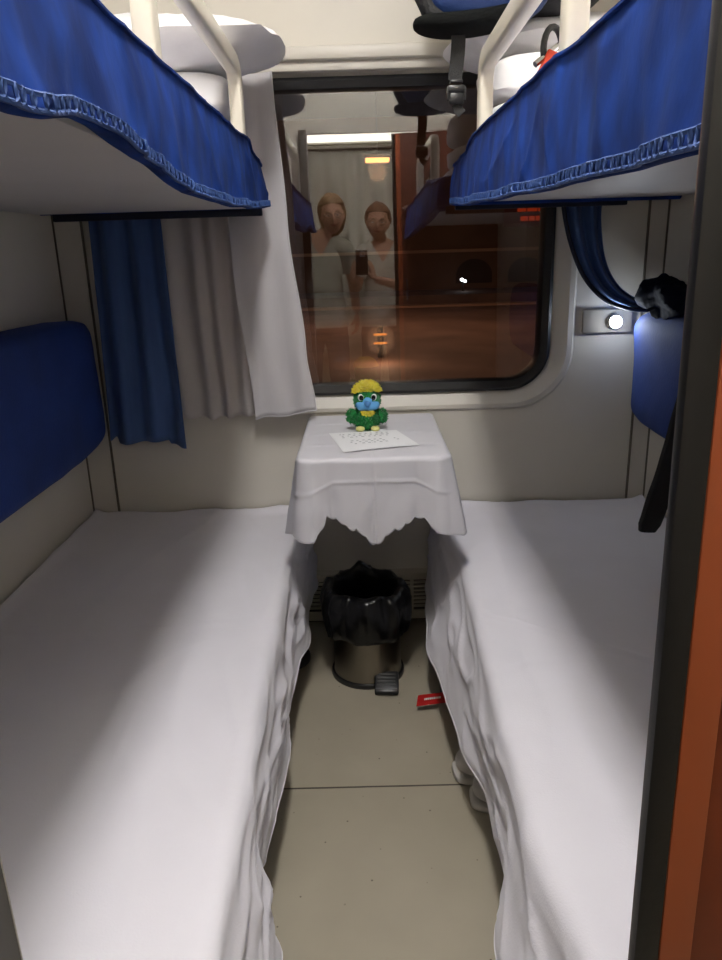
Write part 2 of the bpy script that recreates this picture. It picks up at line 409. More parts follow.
# ------------------------------------------------------------------ lower berths and their sheets
def bench(side, label):
    s = side
    t = thing('lower_berth', (s * .6, 1.45, 0), label, 'bed', 'lower berths')
    a, c = sorted((s * .30, s * .955))
    MB().box((a, .5, .29), (c, 2.43, .335), .004).build('bench_board', M['under'], t)
    a, c = sorted((s * .262, s * .955))
    MB().box((a, .5, .335), (c, 2.43, .425), .025, 3).build('mattress', M['velvet_dark'], t)
    a, c = sorted((s * .60, s * .63))
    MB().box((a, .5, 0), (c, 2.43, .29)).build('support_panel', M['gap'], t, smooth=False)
bench(-1, 'lower berth on the left, wholly covered by its white sheet')
bench(1, 'lower berth on the right beside the doorway, wholly covered by its white sheet')

def sheet(side, xe, hem, zh, seed, label):
    def P(u, v):
        y = .50 + 1.935 * u
        e = xe(y); W = XR - .008
        h, zz = hem(y), zh(y)
        fl = W - e; drop = .44 - zz + .03
        L = fl + drop; d = v * L
        # wrinkle fields
        wtop = .0045 * fbm(y * 2.1, d * 3, seed) + .003 * ridge(y * 1.1 + d * .6, d * 3.2 - y * .5, seed + 30) ** 10 + .0022 * nz(y * 5 + d * 6, (d * .9 - y) * 9, seed)
        if d < fl - .03:
            x = W - d
            z = .440 + wtop * min(1, d * 12) + .016 * math.exp(-((d) / .025) ** 2) * (1 + .4 * nz(y * 6, seed))
            z += .010 * math.exp(-((2.435 - y) / .03) ** 2) * (1 + 1.2 * nz(x * 5, 3, seed))
            z += (.005 if side > 0 else .002) * math.exp(-((y - 1.62 + .75 * (x - .3) * (1 if side > 0 else .1)) / .014) ** 2)       # pressed crease
            z += .0018 * math.exp(-((x - .47) / .006) ** 2)
            z += .003 * ridge(y * 1.2 + x * 2.2, x * 6 - y * 2.2, seed) ** 6 * max(0, 1 - (fl - d) / .45)
        else:
            t = (d - (fl - .03)) / (drop + .03)
            r = min(1, t / .16); a = r * pi / 2
            x0 = e + .03 - .03 * sin(a); z0 = .44 - .03 * (1 - cos(a))
            q = max(0, (t - .16) / .84)
            x = x0 + (h - x0) * q ** 1.2; z = z0 + (zz - z0) * q
            yy = y + .25 * z
            wv = (.016 * ridge(yy * 2.6, z * 9.0 - y * 1.6, seed + 4) ** 3 + .010 * ridge(yy * 4.6 + 7, z * 17 - y * 3.2, seed + 2) ** 3
                  + .008 * fbm(yy * 3.2, z * 9 - y * 2, seed + 9))
            wv *= 1 - .75 * q ** 3
            x -= (wv - .006) * min(1, t * 2.4) + .007 * nz(y * 6.5, seed + 1) * q
            z += .004 * nz(y * 11, seed) * q
            z += wtop * max(0, 1 - 3 * t)
        return V((side * x, y, z))
    b = MB(); g = b.grid(P, 300, 130)
    hempath = [V(r[-1].co) for r in g]
    endp = [V(p.co) for p in g[0]]
    o = b.build('bed_sheet', M['sheet'], solid=.0025, angle=180)
    tag(o, label, 'bed sheet', 'white bed sheets on the lower berths')
    h = MB(); h.tube(hempath, .0032, 6); h.build('hem', M['sheet'], o)
xeL = lambda y: itp(y, [(.5, .205), (.9, .212), (1.5, .226), (2.16, .236), (2.44, .215)])
hemL = lambda y: itp(y, [(.5, .15), (.80, .135), (.97, .166), (1.06, .222), (1.12, .215), (1.25, .208), (1.45, .197), (1.62, .212), (1.86, .206), (2.0, .186), (2.15, .20), (2.3, .196), (2.44, .183)])
zhL = lambda y: itp(y, [(.5, .08), (.85, .08), (.98, .14), (1.06, .21), (1.15, .185), (1.3, .172), (1.45, .16), (1.65, .175), (1.86, .185), (2.0, .165), (2.2, .18), (2.44, .16)])
sheet(-1, xeL, hemL, zhL, 3.1, 'white cotton sheet spread over the left lower berth')
xeR = lambda y: itp(y, [(.5, .25), (.72, .255), (.87, .234), (1.1, .236), (1.6, .25), (1.97, .262), (2.2, .235), (2.44, .225)])
hemR = lambda y: itp(y, [(.5, .18), (.8, .18), (.95, .197), (1.1, .234), (1.3, .232), (1.5, .206), (1.67, .188), (1.93, .166), (2.15, .176), (2.33, .195), (2.44, .205)])
zhR = lambda y: itp(y, [(.5, .12), (.95, .16), (1.1, .178), (1.5, .172), (1.93, .165), (2.2, .17), (2.44, .17)])
sheet(1, xeR, hemR, zhR, 11.7, 'white cotton sheet spread over the right lower berth, cut off by the door edge')

# ------------------------------------------------------------------ upper berths
def upper(side, xe, yend, hemz, topz, rail, label):
    s = side
    t = thing('upper_berth', (s * .62, 1.4, 1.42), label, 'bunk bed', 'upper berths')
    a, c = sorted((s * (xe + .012), s * .96))
    MB().box((a, .47, 1.432), (c, yend - .012, 1.475), .006).build('bunk_board', M['under'], t)
    a, c = sorted((s * (xe + .035), s * .955))
    MB().box((a, .48, 1.475), (c, yend - .03, 1.575), .03, 4).build('mattress', M['sheet'], t)
    a, c = sorted((s * (xe + .01), s * (.80 if s > 0 else .92)))
    MB().box((a, yend + .006, 1.412), (c, yend + .026, 1.437), .003).build('end_rail', M['navy'], t)
    # path of the cloth cover: along the aisle edge, round the far corner, along the end
    R = .055; path = []
    n = 240; y0 = .46
    for i in range(n): path.append((xe, y0 + (yend - R - y0) * i / (n - 1), 1., 0.))
    for i in range(1, 13):
        a = pi / 2 * i / 13; path.append((xe + R - R * cos(a), yend - R + R * sin(a), cos(a), -sin(a)))
    for i in range(40): path.append((xe + R + (.955 - xe - R) * i / 39, yend, 0., -1.))
    N = len(path)
    def P(u, v):
        i = min(N - 1, int(round(u * (N - 1)))); x, y, nx, ny = path[i]
        # nx: toward the aisle ; arc length approx
        sarc = y + (x - xe)
        zt, zb = topz(y, x), hemz(y, x)
        f = .007 * ridge(sarc * 4.5, 0, s * 3) ** 3 + .006 * nz(sarc * 9, v * 1.6, 5 + s) + .0045 * ridge(sarc * 8 + v * .8, v * .6, s + 9) ** 4 + .006 * ridge(sarc * 3.1 - v * .35, v * .5, s + 20) ** 8 + .0012 * nz(sarc * 26, v * 3, s)
        if v < .12:      # folded over the top
            q = v / .12; off = -.05 * (1 - q); z = zt + .004 * sin(q * pi) + .004 * (1 - q)
            f *= q
        elif v < .93:
            q = (v - .12) / .81; off = .004 * sin(q * pi) + .010 * q * q; z = zt + (zb - zt) * q
            f *= .35 + .9 * q
        else:
            q = (v - .93) / .07; off = .012 - .02 * q; z = zb - .004 * sin(q * pi) + .008 * q
            f *= 1 - q
        off += f
        return V((s * (x - off * nx), y - off * ny, z))
    b = MB(); g = b.grid(P, N, 40)
    j0 = 35
    line = [[V(g[i][j].co) for i in range(N)] for j in (5, 31, 36)]
    cov = b.build('berth_cover', M['velvet'], t, angle=180, solid=.004, off=-1)
    e = MB()
    def off(p, i, d, dz=0):
        nx, ny = path[i][2], path[i][3]; return p + V((-s * nx * d, -ny * d, dz))
    e.tube([off(p, i, .002) for i, p in enumerate(line[0])], .0035, 6)
    e.build('top_seam', M['velvet'], cov)
    e = MB()
    idx = [i for i in range(N)]
    # crochet braid: two cords and a chain of loops between them
    e.tube([off(line[2][i], i, .003, .002) for i in idx], .0026, 5)
    e.tube([off(line[2][i], i, .003, .015) for i in idx], .0022, 5)
    zz = []
    pa = [off(line[2][i], i, .004, .0085) for i in idx]
    # resample by length
    L = [0]
    for a_, b_ in zip(pa, pa[1:]): L.append(L[-1] + (b_ - a_).length)
    k = 0; st = .0016; d = 0; ph = 0
    while d < min(L[-1], yend - .46):
        while L[k + 1] < d: k += 1
        q = (d - L[k]) / (L[k + 1] - L[k]); p = pa[k].lerp(pa[k + 1], q); tn = (pa[k + 1] - pa[k]).normalized()
        ang = 2 * pi * d / .0155
        zz.append(p + V((0, 0, .0075 * sin(ang))) + tn * .006 * cos(ang))
        d += st
    e.tube(zz, .0016, 4)
    e.build('crochet_braid', M['trimthread'], cov)
    # safety rail: rectangular tube with rounded bends
    (ya, yb, zr, xr) = rail
    pw = lambda x: math.copysign(abs(x) ** .45, x)
    sec = [(pw(cos(2 * pi * q / 20 + .001)) * 1.0, pw(sin(2 * pi * q / 20 + .001)) * .72) for q in range(20)]
    pth = [V((s * xr, ya, 1.50)), V((s * xr, ya, 1.6)), V((s * xr, ya, zr - .06))]
    for i in range(1, 7):
        a = pi / 2 * i / 6; pth.append(V((s * xr, ya + .045 - .045 * cos(a), zr - .045 + .045 * sin(a))))
    m2 = []
    for i in range(0, 7):
        a = pi / 2 * i / 6; m2.append(V((s * xr, yb - .045 + .045 * sin(a), zr - .045 + .045 * cos(a))))
    pth += [V((s * xr, (ya + yb) / 2, zr))] + m2 + [V((s * xr, yb, 1.6)), V((s * xr, yb, 1.5))]
    MB().tube(pth, .023, sec=sec, up=(0, 1, 0)).build('safety_rail', M['rail'], t, angle=60)
    return t
upper(-1, .283, 2.325,
      lambda y, x: itp(y, [(.46, 1.412), (.64, 1.412), (.80, 1.432), (1.0, 1.418), (1.25, 1.396), (1.6, 1.398), (1.9, 1.41), (2.3, 1.432)]),
      lambda y, x: itp(y, [(.46, 1.572), (1.0, 1.568), (1.8, 1.575), (2.06, 1.585), (2.12, 1.560), (2.3, 1.545)]),
      (1.20, 2.03, 1.745, .30), 'blue velvet covered upper berth on the left with a cream safety rail')
upper(1, .276, 2.335,
      lambda y, x: itp(y, [(.46, 1.362), (.65, 1.366), (1.05, 1.374), (1.4, 1.385), (1.8, 1.398), (2.3, 1.424)]),
      lambda y, x: itp(y, [(.46, 1.535), (.9, 1.535), (1.2, 1.548), (1.85, 1.555), (1.93, 1.553), (2.02, 1.535), (2.3, 1.53)]),
      (1.125, 1.875, 1.705, .295), 'blue velvet covered upper berth on the right, below the hanging backpack')

# linen stacked at the far ends of the upper berths
def pillow_mb(c, sz, rot=0, tilt=0, seed=0, puff=1.):
    b = MB(); m = Matrix.Rotation(rot, 3, 'Z') @ Matrix.Rotation(tilt, 3, 'Y')
    c = V(c)
    def side(sg):
        def P(u, v):
            a, d = u * 2 - 1, v * 2 - 1
            k = (1 - a ** 2) ** .62 * (1 - d ** 2) ** .62
            pin = 1 - .045 * ((1 - abs(a) ** 2) * abs(d) ** 3)
            pin2 = 1 - .045 * ((1 - abs(d) ** 2) * abs(a) ** 3)
            z = sg * sz[2] * k * (1 + .18 * fbm(a * 1.7, d * 1.7, seed + sg)) + .012 * nz(a * 2, d * 2, seed) * (1 - k)
            z += .006 * ridge(a * 3 + d, d * 4, seed) ** 4 * k
            return c + m @ V((a * sz[0] * sqrt(1 - .22 * d * d), d * sz[1] * sqrt(1 - .22 * a * a), z))
        return P
    b.grid(side(1), 40, 30); b.grid(side(-1), 40, 30)
    bmesh.ops.remove_doubles(b.bm, verts=b.bm.verts[:], dist=.0006)
    return b
def roll_mb(x0, x1, y0, y1, z0, z1, seed):
    b = MB(); cx, cy, cz = (x0 + x1) / 2, (y0 + y1) / 2, (z0 + z1) / 2
    b.blob((cx, cy, cz), ((x1 - x0) / 2, (y1 - y0) / 2, (z1 - z0) / 2), .38, 56,
           fn=lambda p: p + p.normalized() * (.010 * fbm(p.x * 7, p.y * 7, p.z * 9 + seed) + .006 * ridge(p.x * 5 + seed, p.z * 26, p.y * 4) ** 4))
    return b
tag(roll_mb(-.93, -.325, 2.03, 2.27, 1.572, 1.645, 1).build('folded_sheet', M['pillow']), 'lower folded white linen on the left upper berth', 'bed linen', 'folded linen on the upper berths')
tag(roll_mb(-.93, -.325, 2.02, 2.27, 1.645, 1.745, 2).build('folded_duvet', M['pillow']), 'thick folded white duvet under the pillow on the left upper berth', 'bed linen', 'folded linen on the upper berths')
tag(pillow_mb((-.50, 2.12, 1.80), (.32, .215, .066), .0, -.03, 3).build('pillow', M['pillow']), 'white pillow topping the linen on the left upper berth, its corner over the curtain', 'pillow', 'pillows on the upper berths')
tag(roll_mb(.325, .93, 1.93, 2.27, 1.572, 1.642, 5).build('folded_sheet', M['pillow']), 'lower folded white linen on the right upper berth behind the rail', 'bed linen', 'folded linen on the upper berths')
tag(roll_mb(.325, .93, 1.925, 2.27, 1.642, 1.745, 6).build('folded_duvet', M['pillow']), 'thick rolled white duvet under the pillow on the right upper berth', 'bed linen', 'folded linen on the upper berths')
tag(pillow_mb((.53, 2.17, 1.80), (.30, .15, .066), .0, -.02, 8).build('pillow', M['pillow']), 'white pillow under the backpack on the right upper berth', 'pillow', 'pillows on the upper berths')

# backpack on the right hand pillow
bp = thing('backpack', (.41, 2.07, 1.80), 'black and blue backpack lying on the right upper pillow with a dangling strap', 'backpack')
MB().blob((.41, 2.09, 2.02), (.245, .14, .185), .55, 48, fn=lambda p: p + V((-.03 * (1 if p.z < 0 else 0) * 0, 0, .02 * (p.x / .245) ** 2 * (p.z < 0))) + p.normalized() * .008 * fbm(p.x * 9, p.y * 9, p.z * 9)).build('body', M['bagcloth'], bp)
MB().blob((.31, 1.955, 1.93), (.155, .06, .130), .6, 32, fn=lambda p: p + p.normalized() * .006 * fbm(p.x * 11, p.y * 11, p.z * 11)).build('front_pocket', M['bagblue'], bp)
MB().blob((.28, 1.95, 1.800), (.145, .07, .020), .7, 32, fn=lambda p: V((p.x, p.y, p.z + .10 * p.x + .8 * p.x * p.x))).build('hip_pad', M['bagmesh'], bp)
b = MB(); b.tube([(.165, 1.95, 2.0), (.145, 1.945, 1.93), (.150, 1.94, 1.875), (.175, 1.94, 1.825), (.22, 1.94, 1.802)], [.018, .02, .022, .022, .016], 10); b.build('side_strap', M['bagcloth'], bp)
b = MB(); sec = [(-1, -.09), (1, -.09), (1, .09), (-1, .09)]
strapx = lambda z: .236 + .006 * sin((1.84 - z) * 22)
b.tube([(strapx(z), 1.95 + .004 * sin(z * 30), z) for z in [1.85 - .012 * i for i in range(15)]], .0165, sec=sec, up=(1, 0, 0))
hs = b.build('hanging_strap', M['webbing'], bp)
b = MB(); b.box((.217, 1.938, 1.655), (.258, 1.958, 1.672), .004); b.box((.220, 1.94, 1.63), (.255, 1.958, 1.657), .005); b.box((.222, 1.936, 1.675), (.252, 1.959, 1.683), .003)
b.box((.214, 1.942, 1.638), (.222, 1.954, 1.67), .003); b.box((.253, 1.942, 1.638), (.261, 1.954, 1.67), .003)
b.build('buckle', M['blackplastic'], hs)
b = MB(); b.tube([(.238, 1.95, 1.632), (.243, 1.952, 1.62), (.252, 1.95, 1.61)], .011, sec=sec, up=(1, 0, 0)); b.build('strap_end', M['webbing'], hs)

# carabiner with red webbing by the near post
cb = thing('carabiner', (.335, 1.395, 1.575), 'black carabiner with orange red webbing beside the cream post', 'carabiner')
ring = [(0.335 + .018 * cos(a), 1.410 + .01 * cos(a), 1.597 + .034 * sin(a)) for a in [2 * pi * i / 20 for i in range(20)]]
MB().tube(ring + ring[:1], .0055, 8, cap=False).build('hook', M['blackplastic'], cb)
MB().tube([(.303, 1.395, 1.572), (.345, 1.410, 1.603)], .0055, 8).build('gate', M['chrome'], cb)
b = MB(); b.tube([(.306, 1.385, 1.536), (.318, 1.392, 1.560), (.330, 1.398, 1.585), (.345, 1.405, 1.578)], .011, sec=[(-1, -.2), (1, -.2), (1, .2), (-1, .2)]); b.build('webbing', M['redcord'], cb)
cb.location.z += .022

# ------------------------------------------------------------------ backrests on the side walls
def backrest(s, y0, y1, z0, z1, th, seed, label):
    b = MB(); cx = s * (.962 - th / 2)
    cy, cz = (y0 + y1) / 2, (z0 + z1) / 2
    hy, hz = (y1 - y0) / 2, (z1 - z0) / 2
    n, m = 110, 60
    r = .055
    def outline(a):
        # rounded rectangle in (y,z)
        e = .18
        pw = lambda x: math.copysign(abs(x) ** e, x)
        return pw(cos(a)), pw(sin(a))
    rings = []
    for k, (ins, t) in enumerate([(0, 0), (-.004, .25), (-.004, .55), (.004, .78), (.016, .91), (.035, .98), (.07, 1.0), (.12, 1.005), (.17, 1.006)]):
        ring = []
        for i in range(n * 2):
            a = 2 * pi * i / (n * 2); oy, oz = outline(a)
            yy = cy + oy * (hy - ins); z = cz + oz * (hz - ins)
            tt = t + (.10 * fbm(yy * 3, z * 5, seed) * (t > .5))
            ring.append(b.bm.verts.new((s * (.962 - th * tt), yy + .004 * nz(z * 9, t * 3, seed), z + .005 * nz(yy * 6, t * 2, seed))))
        rings.append(ring)
    for A, B in zip(rings, rings[1:]): bridge(b.bm, A, B)
    b.bm.faces.new(rings[0]); b.bm.faces.new(rings[-1])
    o = b.build('backrest', M['velvet_dark'], angle=180)
    tag(o, label, 'backrest', 'blue backrests on the side walls')
    return o
backrest(-1, .52, 2.415, .70, 1.125, .10, 4, 'blue velvet backrest along the left wall above the bed')
br = backrest(1, .52, 2.41, .745, 1.105, .10, 9, 'blue velvet backrest on the right wall, lit by the small reading lamp')
b = MB()
b.blob((.893, 2.20, 1.150), (.055, .17, .045), .8, 48, fn=lambda p: p + p.normalized() * (.026 * fbm(p.x * 14, p.y * 12, p.z * 14, 4) + .02 * ridge(p.x * 12, p.y * 9, p.z * 14) ** 3))
tag(b.build('crumpled_cloth', M['darkcloth']), 'dark crumpled cloth lying on top of the right backrest', 'cloth')
# dark strap hanging near the door
b = MB(); pw = lambda x: math.copysign(abs(x) ** .6, x)
sec = [(pw(cos(2 * pi * q / 16)), .32 * pw(sin(2 * pi * q / 16))) for q in range(16)]
zs = [1.36 - .02 * i for i in range(41)]
b.tube([(.835 - .085 * ((1.36 - z) / .8) ** 2 + .004 * nz(z * 12), 1.82 + .03 * ((1.36 - z) / .8) ** 2, z) for z in zs],
       [itp(1.36 - z, [(0, .022), (.30, .026), (.60, .034), (.72, .038), (.79, .036), (.80, .028)]) for z in zs], sec=sec, up=(1, .4, 0))
tag(b.build('hanging_strap', M['blackcloth']), 'long dark strap hanging beside the door edge over the right bed', 'strap')

# ------------------------------------------------------------------ curtains by the window
b = MB()
def cin(u, v):
    z = 1.80 - v * (1.80 - itp(u, [(0, .792), (.4, .783), (.7, .787), (1, .792)]))
    x = -.645 + .30 * u + .012 * v * sin(u * 5) - .02 * (1 - u) * (1 - v)
    y = D - .036 + (.011 + .004 * v) * sin(u * 26 + .8 * sin(v * 2.2) + 1.2 * nz(u * 4, v * 1.5)) * (.8 if v > .05 else .6) + .006 * nz(u * 5, v * 4, 2)
    return V((x, y, z + .004 * sin(u * 26) * v))
b.grid(cin, 130, 60)
tag(b.build('sheer_curtain', M['sheer_in'], angle=180, solid=.0015), 'white pleated sheer curtain between the blue curtain and the flat sheer', 'curtain', 'sheer curtains left of the window')
b = MB()
def cfront(u, v):
    z = 1.80 - v * (1.80 - (.782 + .028 * u + .004 * sin(u * 9)))
    xl = itp(v, [(0, -.42), (.5, -.40), (1, -.362)]); xr = itp(v, [(0, -.243), (.4, -.222), (.8, -.185), (1, -.160)])
    x = xl + (xr - xl) * u
    y = D - .085 + .010 * sin(u * 4.2 + .6 * v) + .005 * nz(u * 3, v * 4, 8) + .004 * sin(u * 11 + v)
    return V((x, y, z))
b.grid(cfront, 60, 60)
o = tag(b.build('sheer_curtain', M['sheer'], angle=180, solid=.0015), 'flat white sheer curtain whose slanted edge meets the window glass', 'curtain', 'sheer curtains left of the window')
b = MB(); b.tube([cfront(1, i / 30) for i in range(31)], .003, 6); b.tube([cfront(i / 30, 1) for i in range(31)], .0025, 6); b.build('hem', M['sheer'], o)
b = MB()
def cblue(u, v):
    zb = itp(u, [(0, .722), (.08, .735), (.12, .712), (.75, .72), (.78, .705), (1, .695)])
    z = 1.80 - v * (1.80 - zb)
    x = -.815 + .205 * u + v * (-.022 + .022 * u) + .03 * (u - .5) * v
    y = D - .076 + .018 * sin(u * 17 + .5 * v + .7 * nz(u * 3, v * 2)) * (.75 + .25 * v) + .004 * nz(u * 5, v * 6)
    return V((x, y, z))
b.grid(cblue, 120, 50)
tag(b.build('blue_curtain', M['bluecurtain'], angle=180, solid=.003), 'blue curtain hanging straight in the left corner above the bed', 'curtain', 'blue curtains')
# right blue curtain swept sideways behind the backrest
b = MB()
inner_c = [V((.612, D - .045, 1.55)), V((.622, D - .05, 1.42)), V((.652, D - .055, 1.30)), V((.70, D - .06, 1.20)), V((.765, D - .065, 1.135)), V((.84, D - .07, 1.105)), V((.90, D - .075, 1.10))]
outer_c = [V((.78, D - .03, 1.55)), V((.75, D - .03, 1.42)), V((.755, D - .035, 1.32)), V((.775, D - .035, 1.24)), V((.81, D - .04, 1.18)), V((.86, D - .04, 1.14)), V((.92, D - .045, 1.12))]
def cr(pts, t):
    n = len(pts) - 1; f = min(t * n, n - 1e-6); i = int(f); f -= i
    p = [pts[max(0, min(n, i + k))] for k in (-1, 0, 1, 2)]
    return .5 * (2 * p[1] + (p[2] - p[0]) * f + (2 * p[0] - 5 * p[1] + 4 * p[2] - p[3]) * f * f + (3 * p[1] - p[0] - 3 * p[2] + p[3]) * f ** 3)
def csw(u, v):
    a, d = cr(inner_c, v), cr(outer_c, v)
    p = a.lerp(d, u); p.y += .016 * sin(u * 15 + v) * (1 - .5 * v) + .003 * nz(u * 5, v * 6); return p
b.grid(csw, 70, 70)
o = tag(b.build('blue_curtain', M['bluecurtain'], angle=180, solid=.003), 'blue curtain swept aside in a curve above the reading lamp', 'curtain', 'blue curtains')
b = MB(); b.tube([cr(inner_c, i / 50) + V((0, -.006, 0)) for i in range(51)], .007, 8); b.build('curtain_edge', M['navy'], o)

# reading lamp
rl = thing('reading_lamp', (.79, D, 1.03), 'small lit reading lamp on a taupe wall plate below the swept curtain', 'lamp')
MB().box((.715, D - .016, 1.025), (.875, D, 1.10), .004).build('wall_plate', M['lampplate'], rl)
b = MB(); b.lathe([(.0, -.002), (.022, -.002), (.024, .006), (.021, .022), (.019, .03), (.016, .03)], (0, 0, 0), 28)
for v in b.bm.verts: v.co = V((.812 + v.co.x, D - .014 - v.co.z, 1.062 + v.co.y))
b.build('lamp_head', M['lampplate'], rl)
MB().blob((.812, D - .045, 1.062), (.0195, .012, .0195), 1, 20).build('bulb', emis('led_bulb', (.82, .9, 1), 125), rl)

# ------------------------------------------------------------------ table, cloth, toy, paper
tb = thing('fold_down_table', (.02, 2.2, .5), 'small wall table below the window, covered by a white cloth', 'table')
MB().box((-.165, 1.905, .748), (.205, D - .005, .770), .008).build('tabletop', M['trim'], tb)
b = MB(); b.poly([(.01, D - .005, .748), (.01, 2.08, .748), (.01, 2.10, .735), (.01, D - .005, .50)], (.02, 0, 0)); b.build('bracket', M['gap'], tb)
b = MB()
X0, X1, YF, YB, ZT = -.178, .214, 1.893, 2.425, .776
RC = .028
# boundary from back-left round the front to back-right
bd = []
def addp(x, y, nx, ny): bd.append((x, y, nx, ny))
nS, nC, nFp = 50, 8, 110
for i in range(nS): addp(X0, YB - (YB - YF - RC) * i / nS, -1, 0)
for i in range(nC):
    a = pi / 2 * i / nC; addp(X0 + RC - RC * cos(a), YF + RC - RC * sin(a), -cos(a), -sin(a))
for i in range(nFp): addp(X0 + RC + (X1 - X0 - 2 * RC) * i / nFp, YF, 0, -1)
for i in range(nC): 
    a = pi / 2 * i / nC; addp(X1 - RC + RC * sin(a), YF + RC - RC * cos(a), sin(a), -cos(a))
for i in range(nS + 1): addp(X1, YF + RC + (YB - YF - RC) * i / nS, 1, 0)
NB = len(bd)
iL, iR = nS + nC / 2, nS + nC + nFp + nC / 2
def drop(i):
    if i < nS:            # left side: long near the front corner
        q = i / nS; d = itp(q, [(0, .06), (.55, .10), (.8, .17), (1, .232)])
    elif i > iR + nC / 2:
        q = (NB - 1 - i) / nS; d = itp(q, [(0, .06), (.55, .09), (.8, .17), (1, .236)])
    else:
        q = (i - nS) / (iR + nC / 2 - nS); d = itp(q, [(0, .232), (.06, .235), (.13, .20), (.16, .172), (.22, .178), (.36, .21), (.5, .256), (.64, .212), (.80, .180), (.86, .183), (.93, .215), (1, .236)])
    return d
def scal(i): return .0085 * abs(sin(i * .36)) ** .8
def cloth(i, t):
    x, y, nx, ny = bd[i]; d = drop(i) - .006 + scal(i) * 1.0
    r = .012
    dd = t * d
    if dd < r * pi / 2:
        a = dd / r; off = r * sin(a); z = ZT - r * (1 - cos(a))
    else:
        off = r; z = ZT - r - (dd - r * pi / 2)
    k = min(1, dd / .1)
    # drape folds: cones running down at the two front corners, gentle dip between
    cl_ = math.exp(-((i - iL) / 9.) ** 2) + math.exp(-((i - iR) / 9.) ** 2)
    side = 1 if (i < nS or i > iR) else 0
    f = .030 * cl_ * (dd / .24) + side * .020 * (dd / .2)
    if not side:
        q = (i - iL) / (iR - iL)
        f += (dd / .25) * (.010 * sin(q * pi * 2) ** 2 - .004 - .016 * (math.exp(-((q - .17) / .05) ** 2) + math.exp(-((q - .83) / .05) ** 2)))
        f += .004 * math.exp(-((q - .5) / .010) ** 2) * k              # pressed centre crease
        f += .003 * math.exp(-((dd - .072 - .035 * max(0, abs(2 * q - 1) - .6) / .4) / .0035) ** 2)   # pressed cross crease
    f += .004 * nz(i * .06, dd * 14, 3) * k
    return V((x + nx * (off + f), y + ny * (off + f), z))
rows = 44
gv = [[b.bm.verts.new(cloth(i, j / rows)) for j in range(rows + 1)] for i in range(NB)]
for i in range(NB - 1):
    for j in range(rows): b.bm.faces.new((gv[i][j], gv[i + 1][j], gv[i + 1][j + 1], gv[i][j + 1]))
# top: rows from the left side to the right side, closing on the front edge
cx_, cy_ = (X0 + X1) / 2, 2.25
prev = [g_[0] for g_ in gv]
def topz(x, y):
    z = ZT + .0009 * fbm(x * 6, y * 6, 4)
    for yc in (2.03, 2.165, 2.30): z += .0035 * math.exp(-((y - yc) / .005) ** 2)
    z += .0015 * math.exp(-((x - .018) / .004) ** 2)
    return z
KR = 46
for k in range(1, KR + 1):
    t = k / KR
    cur = []
    for i in range(NB):
        x, y, _, _ = bd[i]
        xx = x + (cx_ - x) * t; yy = y + (YB - y) * t
        cur.append(b.bm.verts.new((xx, yy, topz(xx, yy))) if k < KR else None)
    if k == KR:
        c = b.bm.verts.new((cx_, YB, ZT))
        for i in range(NB - 1): b.bm.faces.new((prev[i], prev[i + 1], c))
    else:
        for i in range(NB - 1): b.bm.faces.new((prev[i], prev[i + 1], cur[i + 1], cur[i]))
        prev = cur
tc_ = b.build('tablecloth', M['table_cloth'], angle=180, solid=.0015)
tag(tc_, 'white scallop-edged cloth draped over the small window table', 'tablecloth')
b = MB(); hemp = [cloth(i, 1) for i in range(NB)]; b.tube(hemp, .0011, 5); b.build('scalloped_edge', M['table_cloth'], tc_)

c4 = [V((-.112, 2.165, .7795)), V((.092, 2.185, .7795)), V((.150, 1.995, .7795)), V((-.062, 1.938, .7795))]
def pq(u, v, dz=0): 
    p = c4[0].lerp(c4[1], u).lerp(c4[3].lerp(c4[2], u), v); p.z += .0022 * sin(u * 3.1) * v + dz; return p
b = MB(); b.grid(lambda u, v: pq(u, v), 12, 12); b.grid(lambda u, v: pq(u, v, -.0006), 12, 12)
n0 = len(b.bm.faces)
for (v0, us) in ((.13, [.12, .17, .25, .33, .41, .49, .57, .65, .73, .80]), (.22, [.14, .22, .30, .38, .46, .54, .62, .70, .78]), (.30, [.13, .24, .32, .40, .5, .58, .66, .75]), (.50, [.2, .28, .36, .44, .52, .60, .80]), (.58, [.18, .30, .38, .46, .54, .62, .82]), (.66, [.22, .32, .40, .48, .56, .64])):
    for u0 in us:
        du = .022 + .02 * random.random()
        q = [pq(u0, v0, .0009), pq(u0 + du, v0, .0009), pq(u0 + du, v0 + .032, .0009), pq(u0, v0 + .032, .0009)]
        b.poly(q, (0, 0, .0002))
tag(b.build('printed_sheet', M['paper'], smooth=False), 'white printed paper sheet lying on the tablecloth in front of the toy', 'paper')
sh_ = bpy.data.objects['printed_sheet'].data; sh_.materials.append(M['ink'])
for p_ in sh_.polygons:
    if p_.index >= n0: p_.material_index = 1

# plush bird
def fuzz(b, c, rad, n, ln, w, sel=lambda d: True, seed=1):
    rg = random.Random(seed); c = V(c)
    k = 0
    while k < n:
        d = V((rg.gauss(0, 1), rg.gauss(0, 1), rg.gauss(0, 1))).normalized()
        if not sel(d): continue
        k += 1
        p = c + V((d.x * rad[0], d.y * rad[1], d.z * rad[2])) * .97
        t = (d + V((rg.uniform(-.5, .5), rg.uniform(-.5, .5), rg.uniform(-.5, .3)))).normalized()
        a = t.orthogonal().normalized(); e = t.cross(a)
        vs = [b.bm.verts.new(p + (a * cos(q) + e * sin(q)) * w) for q in (0, 2.1, 4.2)]
        tip = b.bm.verts.new(p + t * ln * rg.uniform(.6, 1.2))
        for q in range(3): b.bm.faces.new((vs[q], vs[(q + 1) % 3], tip))
TX, TY, TZ = .004, 2.215, .7785
toy = thing('plush_bird', (TX, TY, TZ), 'small green plush bird with a yellow tuft sitting on the tablecloth', 'soft toy')
def at(x, y, z): return (TX + x, TY + y, TZ + z)
